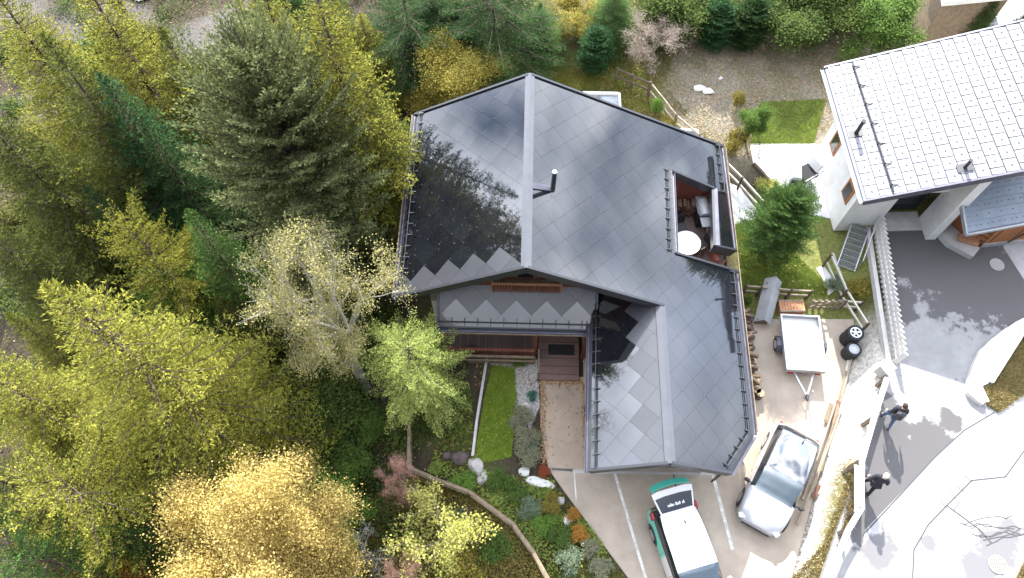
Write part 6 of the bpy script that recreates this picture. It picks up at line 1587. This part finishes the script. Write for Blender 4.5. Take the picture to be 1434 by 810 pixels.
for s in (-1,1):
    for f in (.47,.66): MB().beam((s*.89,-L1/2+f*L1,.30),(s*.862,-L1/2+f*L1,1.0),.012,.012).build('door_gap','black_plastic',c1,local=True)
    MB().box((s*.885,-L1/2+.60*L1,.86),(.03,.16,.03)).build('door_handle','car_silver',c1,local=True)
# white and turquoise car with raised tailgate
ra = Vector((*at(949,716,1.45),0)); fa = Vector((*at(981,812,1.2),0)); d_ = (fa-ra).normalized(); rz = math.atan2(d_.y,d_.x)+math.pi/2; L2 = 4.15
cen = ra+d_*(L2/2-.42)
c2 = empty('parked_car', (cen.x,cen.y,0), rz, 'white and turquoise car with its tailgate raised, at the bottom edge', 'car')
st2 = [(0,.50,.48,.60,.40,.64),(.03,.70,.67,.68,.58,.72),(.09,.80,.76,.80,.68,.86),(.18,.85,.81,.88,.72,.95),(.26,.865,.82,.93,.70,1.0),(.35,.87,.825,.95,.64,1.22),(.44,.872,.83,1.02,.71,1.42),(.60,.872,.835,1.06,.705,1.47),(.78,.87,.83,1.06,.69,1.45),(.90,.865,.815,1.06,.64,1.40),(.95,.85,.80,1.0,.66,1.03),(.985,.82,.76,.9,.66,.92),(1.0,.74,.68,.76,.56,.80)]
o2, rows2 = car_shell(c2, L2, st2, 4, 6, 9, 10, 'car_white', 'car_white', lower='turquoise', rear_open=True, lower_from=7)
for s in (-1,1): mirror(c2, .83, -L2/2+.30*L2, .95, s, 'zinc')
ye = -L2/2+.90*L2
MB().box((0,ye+.02,.72),(1.45,.5,.5)).build('boot_floor','black_plastic',c2,local=True)
tg = MB(); hp = (0, ye-.02, 1.47)
def tgp(x, t, h=0): return (x, ye-.02+t*.93, 1.475+.26*t+h)
tv = [tgp(-.55,0),tgp(.55,0),tgp(.66,.62),tgp(-.66,.62)]
def plate(vs, th, m, nm_, par): 
    b_ = [(v[0],v[1],v[2]-th) for v in vs]; k = len(vs); mb = MB(); mb.add(vs+b_, [list(range(k)), list(range(2*k-1,k-1,-1))]+[[i,(i+1)%k,k+(i+1)%k,k+i][::-1] for i in range(k)]); return mb.build(nm_, m, par, local=True)
tgo = plate([tgp(-.60,.0),tgp(.60,.0),tgp(.72,.60),tgp(.74,.78),tgp(.5,.84),tgp(-.5,.84),tgp(-.74,.78),tgp(-.72,.60)], .05, 'car_white', 'tailgate', c2)
plate([tgp(-.56,.06,.012),tgp(.56,.06,.012),tgp(.66,.58,.012),tgp(.3,.62,.012),tgp(-.3,.62,.012),tgp(-.66,.58,.012)], .01, 'glass_dark', 'rear_window', tgo)
mb = MB()
vs = []
for k in range(9):
    x = -.70+k*.175; b_ = .10*(1-(x/.7)**2); vs.append(((x, ye+.80+b_, 1.66), (x*.97, ye+1.0+b_, 1.50)))
V_ = [v for p in vs for v in p]; mb.add(V_+[(v[0],v[1]-.03,v[2]-.04) for v in V_], [[2*k,2*k+1,2*k+3,2*k+2] for k in range(8)]+[[18+2*k,18+2*k+2,18+2*k+3,18+2*k+1] for k in range(8)]+[[0,18,19,1],[16,17,35,34]]+[[2*k,2*k+2,20+2*k,18+2*k] for k in range(8)]+[[2*k+1,19+2*k,21+2*k,2*k+3] for k in range(8)])
mb.build('tailgate_lip','turquoise',tgo,local=True)
mb = MB()   # the illegible white lettering strip on the rear glass, letter by letter
rdl = random.Random(6); xl = -.30
while xl < .32:
    w_ = rdl.choice([.028,.036,.04]); h_ = rdl.choice([.075,.075,.11]); t0 = .22
    if rdl.random() < .85:
        a_ = tgp(xl,t0,.022); b_ = tgp(xl+w_,t0,.022); c_ = tgp(xl+w_,t0+h_,.022); d2 = tgp(xl,t0+h_,.022); mb.add([a_,b_,c_,d2],[[0,1,2,3]])
    xl += w_+.012
mb.build('lettering','table_white',tgo,local=True)
MB().box((.1,ye-.42,1.52),(.03,.12,.05),bev=.01).build('roof_antenna','black_plastic',c2,local=True)
for s in (-1,1):
    MB().box((s*.80,ye+.10,.95),(.12,.28,.24),bev=.03).build('tail_lamp','lamp_red',c2,local=True)
    MB().box((s*.62,-L2/2+.10,.66),(.30,.20,.11),bev=.04).build('headlight','lamp_clear',c2,local=True)
    for f in (.44,.63): MB().beam((s*.877,-L2/2+f*L2,.30),(s*.85,-L2/2+f*L2,.98),.012,.012).build('door_gap','black_plastic',c2,local=True)
# ------------------------------------------------------------------ people
def skinned(name, pts, edges, radii, m, parent, root=0, sub=1):
    me = bpy.data.meshes.new(name); me.from_pydata([Vector(p) for p in pts], edges, []); me.materials.append(M(m)); o = bpy.data.objects.new(name, me); COL.objects.link(o); o.parent = parent
    md = o.modifiers.new('skin', 'SKIN'); md.use_smooth_shade = True
    for i, v in enumerate(me.skin_vertices[0].data): v.radius = (radii[i], radii[i]) if not isinstance(radii[i], tuple) else radii[i]; v.use_root = (i == root)
    s = o.modifiers.new('sub', 'SUBSURF'); s.levels = sub; s.render_levels = sub; return o
def person(loc, rz, label, jacket, trousers, hairm, backpack=False, hat=False, stride=.22):
    e = empty('person', loc, rz, label, 'person')         # faces -y
    J = {'pel':(0,0,.95),'waist':(0,-.01,1.10),'chest':(0,-.03,1.32),'neckb':(0,-.04,1.47),'neck':(0,-.055,1.53),
         'hipl':(.10,0,.90),'kneel':(.11,-stride*.75,.50),'ankl':(.11,-stride*.9,.10),'toel':(.12,-stride*.9-.19,.04),
         'hipr':(-.10,0,.90),'kneer':(-.11,stride*.25,.50),'ankr':(-.11,stride*1.3,.13),'toer':(-.12,stride*1.3-.16,.05),
         'shl':(.19,-.03,1.42),'ell':(.27,.08,1.15),'wrl':(.27,-.06,.93),'hal':(.27,-.11,.86),
         'shr':(-.19,-.03,1.42),'elr':(-.27,-.02,1.15),'wrr':(-.27,-.20,.97),'har':(-.27,-.26,.92)}
    K = list(J); ix = {k: i for i, k in enumerate(K)}
    E_ = [('pel','waist'),('waist','chest'),('chest','neckb'),('neckb','neck'),('pel','hipl'),('hipl','kneel'),('kneel','ankl'),('ankl','toel'),('pel','hipr'),('hipr','kneer'),('kneer','ankr'),('ankr','toer'),('neckb','shl'),('shl','ell'),('ell','wrl'),('wrl','hal'),('neckb','shr'),('shr','elr'),('elr','wrr'),('wrr','har')]
    rad = {'pel':(.15,.11),'waist':(.14,.10),'chest':(.16,.11),'neckb':.075,'neck':.055,'hip':.085,'kne':.058,'ank':.038,'toe':.035,'sh':.06,'el':.04,'wr':.028,'ha':.032}
    rr_ = []
    for k in K:
        v = rad.get(k, None)
        if v is None: v = rad[[q for q in ('hip','kne','ank','toe','sh','el','wr','ha') if k.startswith(q)][0]]
        rr_.append(v)
    body = skinned('body', [J[k] for k in K], [(ix[a],ix[b]) for a,b in E_], rr_, 'skin', e)
    def garment(name, keys, edges, scale, m, extra=0): 
        P = [J[k] for k in keys]; kk = {k:i for i,k in enumerate(keys)}; r2 = []
        for k in keys:
            v = rr_[ix[k]]; r2.append(tuple(q*scale+extra for q in v) if isinstance(v, tuple) else v*scale+extra)
        return skinned(name, P, [(kk[a],kk[b]) for a,b in edges], r2, m, e)
    garment('jacket', ['pel','waist','chest','neckb','shl','ell','wrl','shr','elr','wrr'], [('pel','waist'),('waist','chest'),('chest','neckb'),('neckb','shl'),('shl','ell'),('ell','wrl'),('neckb','shr'),('shr','elr'),('elr','wrr')], 1.12, jacket, .02)
    garment('trousers', ['pel','hipl','kneel','ankl','hipr','kneer','ankr'], [('pel','hipl'),('hipl','kneel'),('kneel','ankl'),('pel','hipr'),('hipr','kneer'),('kneer','ankr')], 1.08, trousers, .012)
    for s, t_ in (('ankl','toel'),('ankr','toer')):
        a_ = Vector(J[s]); b_ = Vector(J[t_]); skinned('shoe', [a_+Vector((0,.05,-.04)), (a_+b_)/2+Vector((0,0,-.02)), b_+Vector((0,-.03,0))], [(0,1),(1,2)], [.05,.052,.042], 'black_plastic', e)
    for s, wrk, hak in ((1,'wrl','hal'),(-1,'wrr','har')):      # five fingers on each hand
        w_ = Vector(J[wrk]); h_ = Vector(J[hak]); dv_ = (h_-w_).normalized(); sd_ = Vector((0,1,0)).cross(dv_).normalized() if abs(dv_.y) < .9 else Vector((1,0,0)); fw = dv_.cross(sd_)
        for i, ln in enumerate((.065,.075,.07,.055)):
            b_ = h_+fw*(-.03+i*.02); skinned('finger', [b_, b_+dv_*ln*.55, b_+dv_*ln*.9+sd_*s*-.02, b_+dv_*ln+sd_*s*-.035], [(0,1),(1,2),(2,3)], [.010,.009,.008,.007], 'skin', body)
        b_ = w_.lerp(h_,.6)-fw*.03; skinned('thumb', [b_, b_-fw*.03+dv_*.02, b_-fw*.035+dv_*.05], [(0,1),(1,2)], [.012,.010,.008], 'skin', body)
    hc = Vector((0,-.075,1.65)); bm = bmesh.new(); bmesh.ops.create_uvsphere(bm, u_segments=24, v_segments=16, radius=1)
    for v in bm.verts:
        x, y, z = v.co; k = 1-.18*max(0,-z); nz_ = .16*math.exp(-((x/.16)**2+((z+.1)/.22)**2)) if y < -.5 else 0; ey = -.05*(math.exp(-(((abs(x)-.34)/.16)**2+((z-.06)/.14)**2)) if y < -.4 else 0)
        v.co = Vector((x*.078*k, y*.098*k-(nz_+ey)*.12, z*.118))
    me = bpy.data.meshes.new('head'); bm.to_mesh(me); bm.free(); me.materials.append(M('skin')); me.polygons.foreach_set('use_smooth', [True]*len(me.polygons)); o = bpy.data.objects.new('head', me); COL.objects.link(o); o.parent = body; o.location = hc
    mb = MB()
    for s in (-1,1): mb.box((hc.x+s*.08,hc.y+.01,hc.z-.005),(.02,.03,.055),bev=.006)
    mb.build('ears','skin',body,local=True)
    mb = MB()
    for s in (-1,1): mb.box((hc.x+s*.028,hc.y-.094,hc.z+.008),(.022,.01,.010))
    mb.build('eyes','hair_dark',body,local=True); MB().box((hc.x,hc.y-.088,hc.z-.055),(.045,.012,.010)).build('mouth','lamp_red',body,local=True)
    bm = bmesh.new(); bmesh.ops.create_uvsphere(bm, u_segments=20, v_segments=12, radius=1)
    for v in bm.verts: x, y, z = v.co; v.co = Vector((x*.088, y*.106+.012, max(z, -.35+.6*max(0,-y))*.125+.01))
    me = bpy.data.meshes.new('hair'); bm.to_mesh(me); bm.free(); me.materials.append(M(hairm)); me.polygons.foreach_set('use_smooth', [True]*len(me.polygons)); o = bpy.data.objects.new('hat' if hat else 'hair', me); COL.objects.link(o); o.parent = e; o.location = hc
    if backpack:
        bp_ = empty('backpack', (0,0,0)); COL.objects.unlink(bp_); bpy.data.objects.remove(bp_)
        b_ = MB(); b_.box((0,.16,1.26),(.31,.18,.46),bev=.06); b_.box((0,.26,1.18),(.22,.07,.22),bev=.03); wv = wmat(e)
        o = b_.build('backpack','jacket_grey'); o.matrix_world = wv; tag(o, 'dark grey rucksack worn by the walker in jeans', 'rucksack')
        mb = MB()
        for s in (-1,1): mb.tube([(s*.11,.08,1.46),(s*.12,-.08,1.50),(s*.13,-.17,1.38),(s*.14,-.12,1.15),(s*.13,.08,1.08)], .017, 6)
        mb.build('strap','jacket_grey',o,local=True)
    return e
p1 = at(1238,591,1.2); person((p1[0],p1[1],1.21), R(165), 'person in jeans and dark jacket with a rucksack walking up the street', 'jacket_black', 'jeans', 'hair_dark', backpack=True)
p2 = at(1211,684,1.2); person((p2[0],p2[1],1.21), R(150), 'person in black jacket and black trousers with a pale cap near the street rail', 'jacket_black', 'jacket_black', 'hat_pale', hat=True)
# ------------------------------------------------------------------ camera, sun and sky
cd = bpy.data.cameras.new('camera'); cam = bpy.data.objects.new('camera', cd); COL.objects.link(cam)
cam.location = (0, 0, CAM_H); cam.rotation_euler = (TILT, 0, 0)
cd.sensor_width = 36; cd.lens = 36*F_PX/1434; cd.clip_end = 5000; cd.clip_start = .1
SC.camera = cam
SUN_EL = 38.0; SUN_AZ = -1.0     # azimuth measured from +Y
sl = bpy.data.lights.new('sun', 'SUN'); sl.energy = 5.0; sl.angle = R(.55); sl.color = (1, .96, .88)
so = bpy.data.objects.new('sun', sl); COL.objects.link(so)
d = Vector((math.sin(R(SUN_AZ))*math.cos(R(SUN_EL)), math.cos(R(SUN_AZ))*math.cos(R(SUN_EL)), math.sin(R(SUN_EL))))
so.rotation_euler = d.to_track_quat('Z', 'Y').to_euler(); so.location = (0, 20, 40)
w = bpy.data.worlds.new('World'); SC.world = w; w.use_nodes = True
N = w.node_tree.nodes; L = w.node_tree.links; bg = N['Background']; bg.inputs['Strength'].default_value = .07
sky = N.new('ShaderNodeTexSky'); sky.sky_type = 'NISHITA'; sky.sun_disc = False
sky.sun_elevation = R(SUN_EL); sky.sun_rotation = R(SUN_AZ); sky.altitude = 1400; sky.air_density = 1.0; sky.dust_density = .6; sky.ozone_density = 1.5
tc = N.new('ShaderNodeTexCoord')
mp = N.new('ShaderNodeMapping'); mp.inputs['Scale'].default_value = (1, 1, 1.6); mp.inputs['Location'].default_value = (.35, .1, .2)
L.new(tc.outputs['Generated'], mp.inputs['Vector'])
n = N.new('ShaderNodeTexNoise'); n.inputs['Scale'].default_value = 2.3; n.inputs['Detail'].default_value = 5; n.inputs['Roughness'].default_value = .45; n.inputs['Distortion'].default_value = .3
L.new(mp.outputs['Vector'], n.inputs['Vector'])
cr = N.new('ShaderNodeMapRange'); cr.inputs['From Min'].default_value = .34; cr.inputs['From Max'].default_value = .50
L.new(n.outputs['Fac'], cr.inputs['Value'])
n2 = N.new('ShaderNodeTexNoise'); n2.inputs['Scale'].default_value = 3.2; n2.inputs['Detail'].default_value = 5
L.new(mp.outputs['Vector'], n2.inputs['Vector'])
cc = N.new('ShaderNodeMix'); cc.data_type = 'RGBA'; cc.inputs['A'].default_value = (4.9,5.6,7.2,1); cc.inputs['B'].default_value = (10,10.2,10.8,1)
m3 = N.new('ShaderNodeMapRange'); m3.inputs['From Min'].default_value = .35; m3.inputs['From Max'].default_value = .68
L.new(n2.outputs['Fac'], m3.inputs['Value']); L.new(m3.outputs['Result'], cc.inputs['Factor'])
mx = N.new('ShaderNodeMix'); mx.data_type = 'RGBA'
L.new(cr.outputs['Result'], mx.inputs['Factor']); L.new(sky.outputs['Color'], mx.inputs['A']); L.new(cc.outputs['Result'], mx.inputs['B'])
L.new(mx.outputs['Result'], bg.inputs['Color'])
# clouds glow towards the sun (forward scattering)
dp = N.new('ShaderNodeVectorMath'); dp.operation = 'DOT_PRODUCT'; dp.inputs[1].default_value = tuple(d); L.new(tc.outputs['Generated'], dp.inputs[0])
mg = N.new('ShaderNodeMapRange'); mg.inputs['From Min'].default_value = -.30; mg.inputs['From Max'].default_value = .85; mg.inputs['To Min'].default_value = .20; mg.inputs['To Max'].default_value = 3.7; mg.interpolation_type = 'SMOOTHSTEP'
L.new(dp.outputs['Value'], mg.inputs['Value'])
vs_ = N.new('ShaderNodeVectorMath'); vs_.operation = 'SCALE'; L.new(cc.outputs['Result'], vs_.inputs[0]); L.new(mg.outputs['Result'], vs_.inputs['Scale'])
L.new(vs_.outputs['Vector'], mx.inputs['B'])
SC.render.engine = 'CYCLES'
SC.view_settings.view_transform = 'Standard'; SC.view_settings.look = 'None'; SC.view_settings.gamma = 1
SC.view_settings.exposure = 1.35
SC.cycles.max_bounces = 6; SC.cycles.diffuse_bounces = 3; SC.cycles.glossy_bounces = 3; SC.cycles.transmission_bounces = 2; SC.cycles.transparent_max_bounces = 4
SC.render.resolution_x = 1024; SC.render.resolution_y = 578
